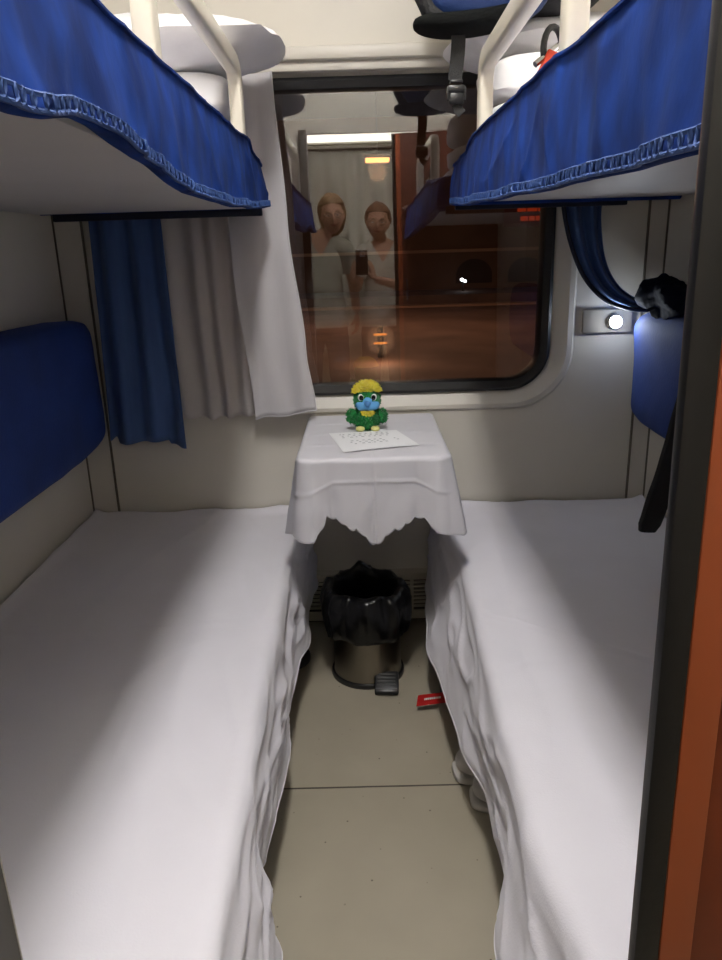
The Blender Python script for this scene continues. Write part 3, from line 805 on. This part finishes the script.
b = MB(); b.blob(at(0, 0, .036), (.040, .036, .036), .95, 24); fuzz(b, at(0, 0, .036), (.040, .036, .036), 700, .010, .003); b.build('body', M['plush_green'], toy)
HC = at(.002, -.002, .092)
b = MB(); b.blob(HC, (.040, .037, .040), 1, 28); fuzz(b, HC, (.040, .037, .040), 500, .007, .003, lambda d: d.y > -.2 or (d.z > .35), 2); b.build('head', M['plush_green'], toy)
b = MB(); b.blob(at(.002, .002, .122), (.034, .032, .022), 1, 20); fuzz(b, at(.002, .000, .112), (.040, .037, .033), 650, .011, .0028, lambda d: d.z > .12 and (d.y > -.75 or d.z > .5), 3); b.build('head_tuft', M['plush_yellow'], toy)
# blue muzzle with cheeks and beak
b = MB(); b.blob(at(.003, -.020, .078), (.037, .024, .019), .9, 24); b.blob(at(.003, -.026, .090), (.018, .018, .019), 1, 18); bk = b.build('muzzle', M['plush_blue'], toy)
b = MB(); b.blob(at(.003, -.046, .086), (.010, .012, .009), 1, 16, fn=lambda p: V((p.x * (1 + p.z * 25), p.y, p.z - max(0, -p.y - .004) * .5))); b.build('beak', mat('beak_felt', (.07, .22, .5), .7), bk)
for sx in (-1, 1):
    e = MB().blob(at(.003 + sx * .020, -.0325, .104), (.0095, .005, .0105), 1, 16, m=Matrix.Rotation(sx * .45, 3, 'Z')).build('eye', M['eyewhite'], toy)
    MB().blob(at(.003 + sx * .0185, -.0362, .1035), (.0072, .004, .0082), 1, 14, m=Matrix.Rotation(sx * .45, 3, 'Z')).build('pupil', M['eyeblack'], e)
    b = MB(); m = Matrix.Rotation(sx * -.75, 3, 'Y'); c = at(sx * .047, -.006, .042); b.blob(c, (.011, .016, .022), 1, 16, m=m); fuzz(b, c, (.013, .016, .020), 160, .009, .0028, seed=7 + sx); b.build('wing', M['plush_green'], toy)
    b = MB(); b.blob(at(sx * .023 + .002, -.034, .008), (.014, .014, .008), .9, 16); b.build('foot', mat('foot_felt', (.70, .68, .25), .85), toy)
b = MB(); b.blob(at(.003, -.033, .058), (.016, .006, .010), 1, 16); fuzz(b, at(.003, -.030, .058), (.018, .008, .012), 130, .007, .0025, lambda d: d.y < 0, 5); b.build('chest_patch', M['plush_yellow'], toy)

# ------------------------------------------------------------------ heater grille, bin, floor things
ht = thing('heater_grille', (.02, D, 0), 'cream slatted heater grille at floor level under the table', 'heater')
b = MB()
gx0, gx1, gz0, gz1 = -.26, .27, .02, .20; gy = D - .035
for (x0, x1, z0, z1) in ((gx0, gx1, gz0, gz0 + .035), (gx0, gx1, gz1 - .022, gz1), (gx0, gx0 + .03, gz0, gz1), (gx1 - .03, gx1, gz0, gz1)): b.box((x0, gy - .008, z0), (x1, gy, z1), .002)
b.box((gx0, gy, gz0), (gx1, D, gz0 + .01)); b.box((gx0, gy, gz1 - .01), (gx1, D, gz1))
b.build('frame', M['grille'], ht, smooth=False)
b = MB()
for i in range(8):
    z = gz0 + .045 + i * .0155; b.box((gx0 + .03, gy - .005, z), (gx1 - .03, gy + .006, z + .007))
for x in (-.13, .02, .15): b.box((x - .006, gy - .004, gz0 + .03), (x + .006, gy + .004, gz1 - .02))
b.build('slats', M['grille'], ht, smooth=False)
MB().box((gx0 + .02, D - .008, gz0 + .01), (gx1 - .02, D - .001, gz1 - .01)).build('dark_interior', M['gap'], ht, smooth=False)
struct(MB().box((XL, D - .012, 0), (XR, D, .018)).build('baseboard_back', M['gap'], smooth=False))

BX, BY = -.014, 2.105
bn = thing('pedal_bin', (BX, BY, 0), 'steel pedal bin with a black liner under the table', 'bin')
prof = [(.0, .004), (.108, .004), (.110, .012), (.108, .02), (.107, .15), (.106, .275), (.110, .28), (.110, .288), (.104, .288), (.100, .28), (.100, .03), (0, .03)]
MB().lathe(prof, (BX, BY, 0), 48).build('bucket', M['steel'], bn)
MB().lathe([(.0, 0), (.116, 0), (.118, .006), (.116, .014), (.109, .016)], (BX, BY, 0), 48).build('base_ring', M['blackplastic'], bn)
b = MB(); rot = Matrix.Rotation(-.05, 3, 'Z'); 
b.box((.026, -.152, .012), (.100, -.088, .026), .005); b.box((.045, -.1, .008), (.08, -.02, .016), .002)
for v in b.bm.verts: v.co = rot @ (V((v.co.x, v.co.y, v.co.z + .55 * max(-.03, v.co.y + .12) + .008)) if v.co.y < -.085 else v.co) + V((BX, BY, 0))
pd = b.build('pedal', M['blackplastic'], bn)
b = MB(); 
for y in (-.132, -.122, -.112, -.102): b.box((.034, y, .0255), (.090, y + .003, .0285), .001)
b.box((.0285, -.1445, .016), (.0955, -.1405, .0275), .001)
for v in b.bm.verts: v.co = rot @ (V((v.co.x, v.co.y, v.co.z + .55 * max(-.03, v.co.y + .12) + .008)) if v.co.y < -.085 else v.co) + V((BX, BY, 0))
b.build('pedal_tread', mat('pedal_edge_grey', (.06, .06, .06), .35), pd)
b = MB()
def rf(p, a, v):
    k = (1 - abs(v - .42) * 1.1)
    wob = .012 * fbm(cos(a) * 2.4, sin(a) * 2.4, v * 3) + .010 * ridge(cos(a) * 3.4, sin(a) * 3.4, v * 1.1) ** 3
    sc = 1 + wob / .12 * (1.2 if v < .55 else .0)
    return V((p.x * sc, p.y * sc, p.z + .014 * nz(cos(a) * 2, sin(a) * 2, 6) * (v < .8) + (.035 * math.exp(-((a - 1.75) / .22) ** 2) * (1 if .2 < v < .75 else 0))))
b.lathe([(.120, .160), (.128, .163), (.132, .18), (.134, .20), (.136, .225), (.136, .25), (.133, .275), (.126, .296), (.116, .308), (.106, .308), (.099, .298), (.096, .27), (.093, .22), (.09, .15), (.085, .08), (.05, .045), (0, .042)], (BX, BY, 0), 96, rf)
tag(b.build('bin_bag', M['bag'], angle=180), 'black plastic bag lining the steel pedal bin, folded over its rim', 'bin bag')

# dark bag with the red tag, under the right berth
lg = thing('travel_bag', (.42, 1.98, 0), 'black travel bag with a red tag, pushed under the right berth', 'bag')
MB().blob((.42, 2.0, .11), (.17, .22, .108), .5, 36, fn=lambda p: p + p.normalized() * .008 * fbm(p.x * 9, p.y * 9, p.z * 9)).build('body', M['bagcloth'], lg)
b = MB(); b.tube([(.28, 1.95, .17), (.235, 1.925, .13), (.205, 1.912, .07), (.206, 1.890, .03)], .012, sec=[(-1, -.2), (1, -.2), (1, .2), (-1, .2)], up=(0, 1, 0)); b.build('strap', M['webbing'], lg)
rt = MB(); p0 = V((.126, 1.868, .020)); ux = V((.095, .012, .003)); uz = V((.006, .010, .030))
rt.poly([p0, p0 + ux, p0 + ux + uz, p0 + uz], (0, -.003, .001))
rto = rt.build('tag', M['red'], lg, smooth=False); rto['label'] = 'red cloth tag'
b = MB(); x = .22
for wd in (.035, .05, .04, .055, .035, .05, .03, .045, .05):
    q = [p0 + ux * x + uz * .50 + V((0, -.0035, .0011)), p0 + ux * (x + wd) + uz * .50 + V((0, -.0035, .0011)), p0 + ux * (x + wd) + uz * .68 + V((0, -.0035, .0011)), p0 + ux * x + uz * .68 + V((0, -.0035, .0011))]
    b.poly(q, (0, -.0003, .0001)); x += wd + .015
b.build('tag_print', M['white'], rto, smooth=False)
# pale shoes under the right berth
def shoe(cx, cy, ang, label, dup_of=None):
    if dup_of:
        r = dup_of.copy(); col.objects.link(r); r.location = (cx, cy, 0); r.rotation_euler = (0, 0, ang)
        for ch in list(dup_of.children):
            c = ch.copy(); col.objects.link(c); c.parent = r
        r['label'] = label; return r
    t = thing('shoe', (0, 0, 0), label, 'shoe', 'pale shoes under the right berth')
    # toe points to -x in local space
    def up(p):
        x = p.x; q = (x + .125) / .25
        zt = itp(q, [(0, .9), (.35, 1.0), (.6, 1.45), (.85, 1.85), (1, 1.8)])
        wy = itp(q, [(0, .95), (.3, 1.08), (.6, .86), (1, .8)])
        return V((x, p.y * wy, p.z * (zt if p.z > 0 else 1) + .004 * fbm(x * 20, p.y * 20, p.z * 20)))
    MB().blob((0, 0, .045), (.128, .047, .036), .7, 36, fn=up).build('upper', M['shoe'], t)
    MB().blob((0, 0, .013), (.135, .05, .013), .45, 36, fn=lambda p: V((p.x, p.y * itp((p.x + .135) / .27, [(0, .95), (.3, 1.06), (.6, .85), (1, .85)]), p.z))).build('sole', M['sole'], t)
    b = MB()
    for k in range(5):
        x = -.035 + k * .02; z = .082 + k * .008; b.tube([(x, -.024, z - .006), (x, 0, z + .003), (x + .004, .024, z - .006)], .003, 6)
    b.build('laces', M['white'], t)
    t.location = (cx, cy, 0); t.rotation_euler = (0, 0, ang); return t
s1 = shoe(.335, 1.60, .10, 'pale grey shoe under the right berth, the farther of the two')
shoe(.365, 1.487, -.06, 'pale grey shoe under the right berth, the nearer of the two', s1)
# dark shoe peeking out on the left
b = MB(); b.blob((-.30, 2.12, .045), (.10, .05, .045), .75, 28, fn=lambda p: V((p.x, p.y, p.z * (1 - .25 * max(0, p.x / .1)))))
tag(b.build('dark_pouch', M['blackcloth']), 'black cloth pouch on the floor under the left berth', 'pouch')

# ------------------------------------------------------------------ people in the corridor (seen mirrored in the glass)
def skin_mesh(joints, edges, root, sub=2):
    me = bpy.data.meshes.new('tmp'); me.from_pydata([j[0] for j in joints], edges, [])
    o = bpy.data.objects.new('tmp', me); col.objects.link(o)
    md = o.modifiers.new('Skin', 'SKIN'); md.use_smooth_shade = True
    if not me.skin_vertices: 
        bpy.context.view_layer.objects.active = o
    sv = me.skin_vertices[0].data
    for i, j in enumerate(joints):
        r = j[1]; sv[i].radius = r if isinstance(r, tuple) else (r, r); sv[i].use_root = (i == root)
    o.modifiers.new('Sub', 'SUBSURF').levels = sub
    dg = bpy.context.evaluated_depsgraph_get(); ev = o.evaluated_get(dg)
    m2 = bpy.data.meshes.new_from_object(ev)
    bpy.data.objects.remove(o); return m2
def voxel(me, size, smooth=4):
    o = bpy.data.objects.new('tmp', me); col.objects.link(o)
    md = o.modifiers.new('R', 'REMESH'); md.mode = 'VOXEL'; md.voxel_size = size
    sm = o.modifiers.new('S', 'SMOOTH'); sm.iterations = smooth; sm.factor = .5
    dg = bpy.context.evaluated_depsgraph_get(); m2 = bpy.data.meshes.new_from_object(o.evaluated_get(dg))
    bpy.data.objects.remove(o); return m2
def mesh_obj(name, me, mt, parent=None, loc=V((0, 0, 0))):
    o = bpy.data.objects.new(name, me); col.objects.link(o); o.parent = parent
    base = wloc(parent) if parent is not None else loc
    me.transform(Matrix.Translation(-base))
    if parent is None: o.location = loc
    me.materials.clear(); me.materials.append(mt)
    me.polygons.foreach_set('use_smooth', [True] * len(me.polygons)); return o

def head_shape(c, sc, m):
    """list of (fn) : deformed sphere, face toward +Y before rotation m"""
    def fn(p):
        # p on ellipsoid radius (.072,.092,.112)
        x, y, z = p
        t = z / .112
        if t < 0: x *= 1 - .30 * t * t; y *= 1 - .05 * t * t
        if y > 0:
            x_ = x / .072
            y += .016 * math.exp(-((x / .011) ** 2)) * math.exp(-(((z + .022) / .022) ** 2)) * 1.6    # nose
            y += .008 * math.exp(-((x / .010) ** 2)) * math.exp(-(((z + .004) / .03) ** 2))
            for s in (-1, 1): y -= .010 * math.exp(-(((x - s * .030) / .016) ** 2)) * math.exp(-(((z - .004) / .013) ** 2))  # eye sockets
            y += .005 * math.exp(-(((z - .022) / .010) ** 2)) * math.exp(-((x / .05) ** 2))   # brow
            y += .006 * math.exp(-((x / .022) ** 2)) * math.exp(-(((z + .056) / .012) ** 2))   # lips
            y += .010 * math.exp(-((x / .022) ** 2)) * math.exp(-(((z + .092) / .016) ** 2))   # chin
            for s in (-1, 1): y += .005 * math.exp(-(((x - s * .038) / .016) ** 2)) * math.exp(-(((z + .025) / .018) ** 2))
        return V((x, y, z))
    return fn

def person(name_label, base, height, head_c, head_rot, arms, feet, shirt, hairm, longhair, label, hands=True, glasses=True):
    bx, by = base; S = height / 1.65
    J = []; E = []
    def add(p, r, par=None):
        J.append((V(p), r)); i = len(J) - 1
        if par is not None: E.append((par, i))
        return i
    hipz = .86 * S
    pel = add((bx, by, hipz + .04), (.135 * S, .10 * S))
    wai = add((bx, by + .005, hipz + .20 * S), (.115 * S, .085 * S), pel)
    che = add((bx, by + .005, hipz + .36 * S), (.135 * S, .100 * S), wai)
    shz = hipz + .50 * S
    upc = add((bx, by - .01, shz), (.085 * S, .065 * S), che)
    hc = V(head_c)
    nk = add((bx + (hc.x - bx) * .4, by - .002, shz + .06), .050, upc)
    nk2 = add((bx + (hc.x - bx) * .8, hc.y - .012, hc.z - .075), .047, nk)
    hd = add((hc.x, hc.y - .01, hc.z - .02), .05, nk2)
    A = {}
    hand_m = []
    for s in (-1, 1):
        sh = add((bx + s * .155 * S, by - .005, shz - .035), .054 * S, upc)
        el, wr = arms[s]
        e = add(el, .040, sh)
        mid = add(V(el).lerp(V(wr), .35), .037, e)
        w = add(wr, .026, mid)
        A[s] = (sh, e, w)
        hj = add((bx + s * .085 * S, by, hipz - .06), .088 * S, pel)
        k = add((bx + s * .095 * S, by + .015, .46 * S), .058 * S, hj)
        cf = add((bx + s * .098 * S, by - .01, .32 * S), .055 * S, k)
        an = add((bx + s * .10 * S, by - .02, .085), .036, cf)
        A[('leg', s)] = (hj, k, an)
    body = skin_mesh(J, E, pel)
    bm = bmesh.new(); bm.from_mesh(body)
    mm = Matrix.Rotation(head_rot[0], 3, 'Z') @ Matrix.Rotation(head_rot[1], 3, 'Y') @ Matrix.Rotation(head_rot[2], 3, 'X')
    hb = MB(); hb.bm.free(); hb.bm = bm
    hs = 1.0
    hb.blob(hc, (.072 * hs, .092 * hs, .112 * hs), 1, 72, fn=head_shape(hc, hs, mm), m=mm)
    for s in (-1, 1): hb.blob(hc + mm @ V((s * .073, -.006, -.008)), (.010, .020, .032), 1, 16, m=mm)
    # hands: palm and five fingers each
    for s in (-1, 1):
        wr = V(arms[s][1]); kind = hands[s]
        fw, side, palm_n = kind   # forward along fingers, toward the thumb, curl direction
        fw, side, pn = V(fw).normalized(), V(side).normalized(), V(palm_n).normalized()
        HJ = []; HE = []
        def ha(p, r, par=None):
            HJ.append((p, r)); 
            if par is not None: HE.append((par, len(HJ) - 1))
            return len(HJ) - 1
        hb.blob(wr + fw * .048, (.040, .014, .050), .75, 20, m=Matrix((side, pn, fw)).transposed())
        for q, ln in ((1.5, .066), (.5, .076), (-.5, .070), (-1.5, .054)):
            p = wr + fw * .085 + side * q * .019
            pts = [p - fw * .02, p]
            d = fw.copy(); curl = .55
            for k, f in enumerate((.45, .32, .23)):
                d = (d + pn * curl * (k + .6) * .8).normalized(); pts.append(pts[-1] + d * ln * f)
            hb.tube(pts, [.0095, .0095, .009, .008, .0068], 8)
        p = wr + fw * .02 + side * .030
        hb.tube([p, p + (fw * .4 + side * .8).normalized() * .03, p + (fw * .4 + side * .8).normalized() * .03 + (fw * .9 + side * .2 + pn * .3).normalized() * .032, p + (fw * .4 + side * .8).normalized() * .03 + (fw + pn * .6).normalized() * .055], [.013, .012, .010, .0075], 8)
    # feet
    for s in (-1, 1):
        hb.blob((bx + s * .10 * S, by + .045, .042), (.042, .115, .036), .8, 24)
    me = bpy.data.meshes.new('body'); bm.to_mesh(me); bm.free()
    me = voxel(me, .0055, 3)
    raw = me.copy()
    root = mesh_obj('person', me, M['skin'], None, V((bx, by, 0)))
    tag(root, label, 'person')
    # clothes follow the body surface, relaxed and pushed outward
    def seg(p, a, b):
        d = b - a; t = max(0, min(1, (p - a).dot(d) / d.length_squared)); return (p - a - d * t).length, t
    arms_seg = [(J[A[q][0]][0], J[A[q][1]][0], J[A[q][2]][0], V(hands[q][0]).normalized()) for q in (-1, 1)]
    def where(p):
        """'arm' t for the sleeve, 'fore' for forearm and hand, 'torso' otherwise"""
        for sh, el, wr, fw in arms_seg:
            hand = wr + fw * .19
            d1, t1 = seg(p, sh, el); d2, _ = seg(p, el, wr); d3, _ = seg(p, wr, hand)
            if (d2 < .065 or d3 < .078) and min(d2, d3) < d1: return 'fore', 1
            if d1 < .062 and t1 > .05: return 'arm', t1
        return 'torso', 0
    zt, hem = shz + .045, hipz - .05
    def in_shirt(p):
        w_, t = where(p)
        if w_ == 'fore': return False
        if w_ == 'arm': return t < .74
        if p.z < hem or p.z > zt + .03 or (p - hc).length < .12: return False
        ax = abs(p.x - bx)
        if p.z > zt and ax < .075: return False
        if p.y > by and ax < .078 * (1 - (zt - p.z) / .135) and p.z > zt - .135: return False
        return True
    def in_trousers(p):
        return .07 < p.z < hipz + .06 and where(p)[0] == 'torso'
    def garment(name, test, push, relax, mt):
        bm = bmesh.new(); bm.from_mesh(raw)
        bmesh.ops.delete(bm, geom=[v for v in bm.verts if not test(v.co)], context='VERTS')
        for _ in range(relax): bmesh.ops.smooth_vert(bm, verts=[v for v in bm.verts if not v.is_boundary], factor=.5, use_axis_x=True, use_axis_y=True, use_axis_z=True)
        for _ in range(6):
            for v in [v for v in bm.verts if v.is_boundary]:
                nb = [q.other_vert(v).co for q in v.link_edges if q.is_boundary]
                if len(nb) == 2: v.co = v.co * .5 + (nb[0] + nb[1]) * .25
        bm.normal_update()
        for v in bm.verts: v.co += v.normal * (push + .006 * ridge(v.co.x * 6, v.co.y * 6, v.co.z * 7) ** 2 + .004 * fbm(v.co.x * 9, v.co.y * 9, v.co.z * 6))
        m2 = bpy.data.meshes.new(name); bm.to_mesh(m2); bm.free()
        o = mesh_obj(name, m2, mt, root); md = o.modifiers.new('Solidify', 'SOLIDIFY'); md.thickness = .003; md.offset = 1
    garment('shirt', in_shirt, .014, 6, shirt)
    garment('trousers', in_trousers, .006, 4, M['jeans'])
    bpy.data.meshes.remove(raw)
    for s in (-1, 1):
        b = MB(); b.blob((bx + s * .10 * S, by + .045, .048), (.050, .128, .046), .75, 24, fn=lambda p: V((p.x, p.y, p.z * (1 - .3 * max(0, p.y / .128))))); b.build('shoe', M['blackcloth'], root)
    # hair
    b = MB()
    def hf(p):
        x, y, z = p
        front = y > .02
        if front and z < .045: y = .02 + (y - .02) * .1; x *= .97
        if z < -.03 and not longhair: x *= .86; y *= .93
        if longhair and z < 0: z *= 1.25; 
        return V((x, y, z)) + p.normalized() * (.006 * fbm(p.x * 22, p.y * 22, p.z * 9) + .005 * ridge(p.x * 60, p.y * 40, p.z * 7) ** 2)
    b.blob(hc + mm @ V((0, -.016, .022)), (.090, .098, .118 if longhair else .112), 1, 56, fn=hf, m=mm)
    b.build('hair', hairm, root)
    for s in (-1, 1):
        e = MB(); e.blob(hc + mm @ V((s * .030, .078, .003)), (.0115, .006, .006), 1, 14, m=mm); eo = e.build('eye', M['eyewhite'], root)
        e = MB(); e.blob(hc + mm @ V((s * .030, .0822, .003)), (.005, .003, .005), 1, 10, m=mm); e.build('iris', M['eyeblack'], eo)
        e = MB(); e.tube([hc + mm @ V((s * (.015 + .03 * t), .088 - .010 * t * t, .020 + .006 * sin(t * 2.4))) for t in [i / 6 for i in range(7)]], .0032, 6); e.build('eyebrow', hairm, root)
    b = MB(); b.blob(hc + mm @ V((0, .0865, -.056)), (.024, .006, .007), 1, 16, fn=lambda p: V((p.x, p.y - .25 * abs(p.x), p.z + 8 * p.x * p.x)), m=mm); b.build('lips', M['lips'], root)
    if glasses:
        g = MB()
        for s in (-1, 1):
            rg = [hc + mm @ V((s * .031 + .022 * cos(a), .097 - .18 * abs(s * .031 + .022 * cos(a)) * .6, .002 + .016 * sin(a))) for a in [2 * pi * i / 24 for i in range(24)]]
            g.tube(rg + rg[:1], .0018, 6, cap=False)
            g.tube([hc + mm @ V((s * .053, .091, .006)), hc + mm @ V((s * .074, .05, .008)), hc + mm @ V((s * .077, -.005, .004))], .0016, 6)
        g.tube([hc + mm @ V((-.010, .0965, .006)), hc + mm @ V((0, .099, .009)), hc + mm @ V((.010, .0965, .006))], .0016, 6)
        g.build('spectacles', M['glassframe'], root)
    return root
# photographer: holds the phone at the picture's viewpoint
person('p', (.150, -.45), 1.60, (.122, -.41, 1.490), (.05, .05, -.05),
       {-1: (V((-.035, -.37, 1.06)), V((-.060, -.090, 1.125))), 1: (V((.345, -.33, 1.05)), V((.085, -.090, 1.125)))},
       None, M['shirtpale'], M['hairbrown'], False,
       'person in a pale top and spectacles holding up a phone, mirrored in the window',
       hands={-1: ((.10, .30, 1), (.3, 1, -.2), (1, -.1, 0)), 1: ((-.25, .30, 1), (-.3, 1, -.2), (-1, -.1, 0))})
person('q', (-.265, -.17), 1.66, (-.180, -.13, 1.530), (-.08, -.07, -.04),
       {-1: (V((-.49, -.17, 1.12)), V((-.525, -.10, .90))), 1: (V((-.06, -.22, 1.12)), V((-.040, -.20, .90)))},
       None, M['shirtgrey'], M['hairfair'], True,
       'person in a grey v-neck top standing on the left in the window reflection',
       hands={-1: ((.05, .2, -1), (.3, 1, .1), (1, 0, 0)), 1: ((0, .1, -1), (-.2, 1, .1), (-1, 0, 0))})
ph = thing('smartphone', (.004, -.012, 1.16), 'dark smartphone held upright by the person in the pale top', 'phone')
MB().box((-.036, -.016, 1.158), (.042, -.0075, 1.312), .004, 3).build('case', M['blackplastic'], ph)
MB().box((-.033, -.0168, 1.163), (.039, -.0158, 1.308), .0004).build('screen', emis('phone_screen', (.7, .75, .8), .5), ph)
b = MB(); b.box((-.012, -.0085, 1.27), (.030, -.006, 1.309), .002); b.build('lens_plate', M['chrome'], ph)

# ------------------------------------------------------------------ outside, at night
struct(MB().box((-30, D + .12, -.9), (40, 3.9, -.8)).build('ground_track', M['ballast'], smooth=False))
struct(MB().box((-30, 4.4, -.9), (40, 27, -.62)).build('platform', M['asphalt'], smooth=False))
struct(MB().box((-30, 26.4, -.9), (40, 27.05, -.55), .02).build('platform_kerb', M['kerb'], smooth=False))
struct(MB().box((-30, 4.2, -.9), (40, 4.75, -.60), .02).build('platform_edge', M['kerb'], smooth=False))
struct(MB().box((-30, 27, -1.3), (40, 34, -1.2)).build('ground_far_track', M['ballast'], smooth=False))
struct(MB().box((-30, 31.5, -1.2), (40, 36, -.5)).build('platform_far', M['asphalt'], smooth=False))
sb = thing('station_building', (6, 36.5, -.5), 'dark station building across the tracks with arched openings', 'building')
MB().box((-25, 36, -.6), (35, 38, 7)).build('facade', M['facade'], sb, smooth=False)
MB().box((-25, 35.75, 1.16), (35, 36.05, 1.30)).build('ledge', mat('pale_ledge', (.42, .26, .16), .8), sb, smooth=False)
for cx in (-6.5, 5.3, 7.75, 10.5):
    b = MB(); pts = [(cx + .85 * cos(a), 35.98, .1 + .75 * sin(a)) for a in [pi * i / 14 for i in range(15)]] + [(cx - .85, 35.98, -.25), (cx + .85, 35.98, -.25)]
    b.poly(pts, (0, .06, 0)); b.build('arched_opening', M['darkopen'], sb, smooth=False)
sg = thing('red_sign', (7.9, 35.7, 2.4), 'glowing red sign on the dark building outside the window', 'sign')
MB().box((6.6, 35.75, 2.2), (9.0, 35.95, 3.25), .02).build('panel', mat('sign_panel', (.12, .02, .01), .7), sg)
b = MB(); 
for z0, xs in ((2.85, [(7.2, 7.6), (7.65, 8.1), (8.15, 8.4)]), (2.45, [(7.35, 7.7), (7.75, 8.0), (8.05, 8.35)])):
    for x0, x1 in xs: b.box((x0, 35.7, z0), (x1, 35.76, z0 + .2), .01)
b.build('lit_lines', emis('red_neon', (1, .09, .02), .2), sg, smooth=False)
def sodium(t, p, power):
    l = bpy.data.lights.new('sodium_light', 'POINT'); l.energy = power; l.color = (1, .55, .32); l.shadow_soft_size = .25
    o = bpy.data.objects.new('sodium_light', l); col.objects.link(o); o.parent = t; o.location = V(p) - t.location
def lamp_head(t, x, y, h):
    MB().box((x - .34, y - .12, h - .02), (x + .34, y + .12, h + .06), .02).build('lamp_head', M['pole'], t)
    MB().box((x - .30, y - .2, h - .11), (x + .30, y + .1, h - .02), .02).build('lens', emis('sodium_lamp', (1, .40, .12), 3.2), t)
def street_lamp(x, y, h, label, power):
    t = thing('street_lamp', (x, y, -.62), label, 'lamp', 'orange lamps outside')
    MB().tube([(x, y, -.62), (x, y, h - .02)], [.06, .04], 10).build('pole', M['pole'], t)
    lamp_head(t, x, y, h); sodium(t, (x, y - .4, h - .35), power)
street_lamp(9.0, 16, 5.2, 'orange lamp on a pole on the right of the platform, out past the window edge', 320)
street_lamp(-6.0, 18, 5.2, 'orange lamp on a pole on the left of the platform, behind the curtains', 300)
hl = thing('hanging_lamp', (.47, 20, 3.5), 'orange lamp hanging over the platform, high in the window above the spectacled person', 'lamp')
lamp_head(hl, .47, 20, 3.55); MB().tube([(.47, 20, 3.6), (.47, 20, 7.5)], .012, 6).build('cable', M['pole'], hl)
sodium(hl, (.47, 19.5, 3.2), 260)
gt = thing('lamp_gantry', (2, 20, -.62), 'dark gantry spanning the platform above the window view', 'gantry')
b = MB(); b.box((-7.6, 19.9, 7.4), (11.6, 20.1, 7.6)); b.build('beam', M['pole'], gt, smooth=False)
for x in (-7.5, 11.5): MB().box((x - .1, 19.9, -.62), (x + .1, 20.1, 7.4)).build('post', M['pole'], gt, smooth=False)
bl = thing('platform_light', (.31, 14, -.62), 'low orange light on the platform right behind the toy', 'lamp')
MB().box((.26, 13.97, -.62), (.38, 14.05, -.02), .02).build('post', M['pole'], bl)
b = MB()
for z in (-.36, -.20): b.box((.19, 13.90, z), (.44, 13.96, z + .035), .01)
b.build('lit_louvres', emis('low_orange', (1, .34, .07), 1.1), bl)
sodium(bl, (.31, 13.2, -.2), 22)
wl = thing('signal_light', (4.5, 33.9, -.5), 'tiny white light beyond the platform in the middle of the window', 'lamp')
MB().tube([(4.5, 33.9, -.5), (4.5, 33.9, -.1)], .04, 8).build('post', M['pole'], wl)
b = MB(); b.blob((4.45, 33.85, .0), (.075, .07, .07), 1, 14); b.blob((4.60, 33.85, -.07), (.065, .07, .065), 1, 14); b.build('lens', emis('white_signal', (.85, .92, 1), 9), wl)

# ------------------------------------------------------------------ world and colour management
w = bpy.data.worlds.new('night'); scene.world = w; w.use_nodes = True
w.node_tree.nodes['Background'].inputs[0].default_value = (.010, .008, .009, 1); w.node_tree.nodes['Background'].inputs[1].default_value = 1
vs = scene.view_settings
scene.display_settings.display_device = 'sRGB'
vs.view_transform = 'Standard'; vs.look = 'None'; vs.gamma = 1; vs.use_curve_mapping = False; vs.exposure = 0.13
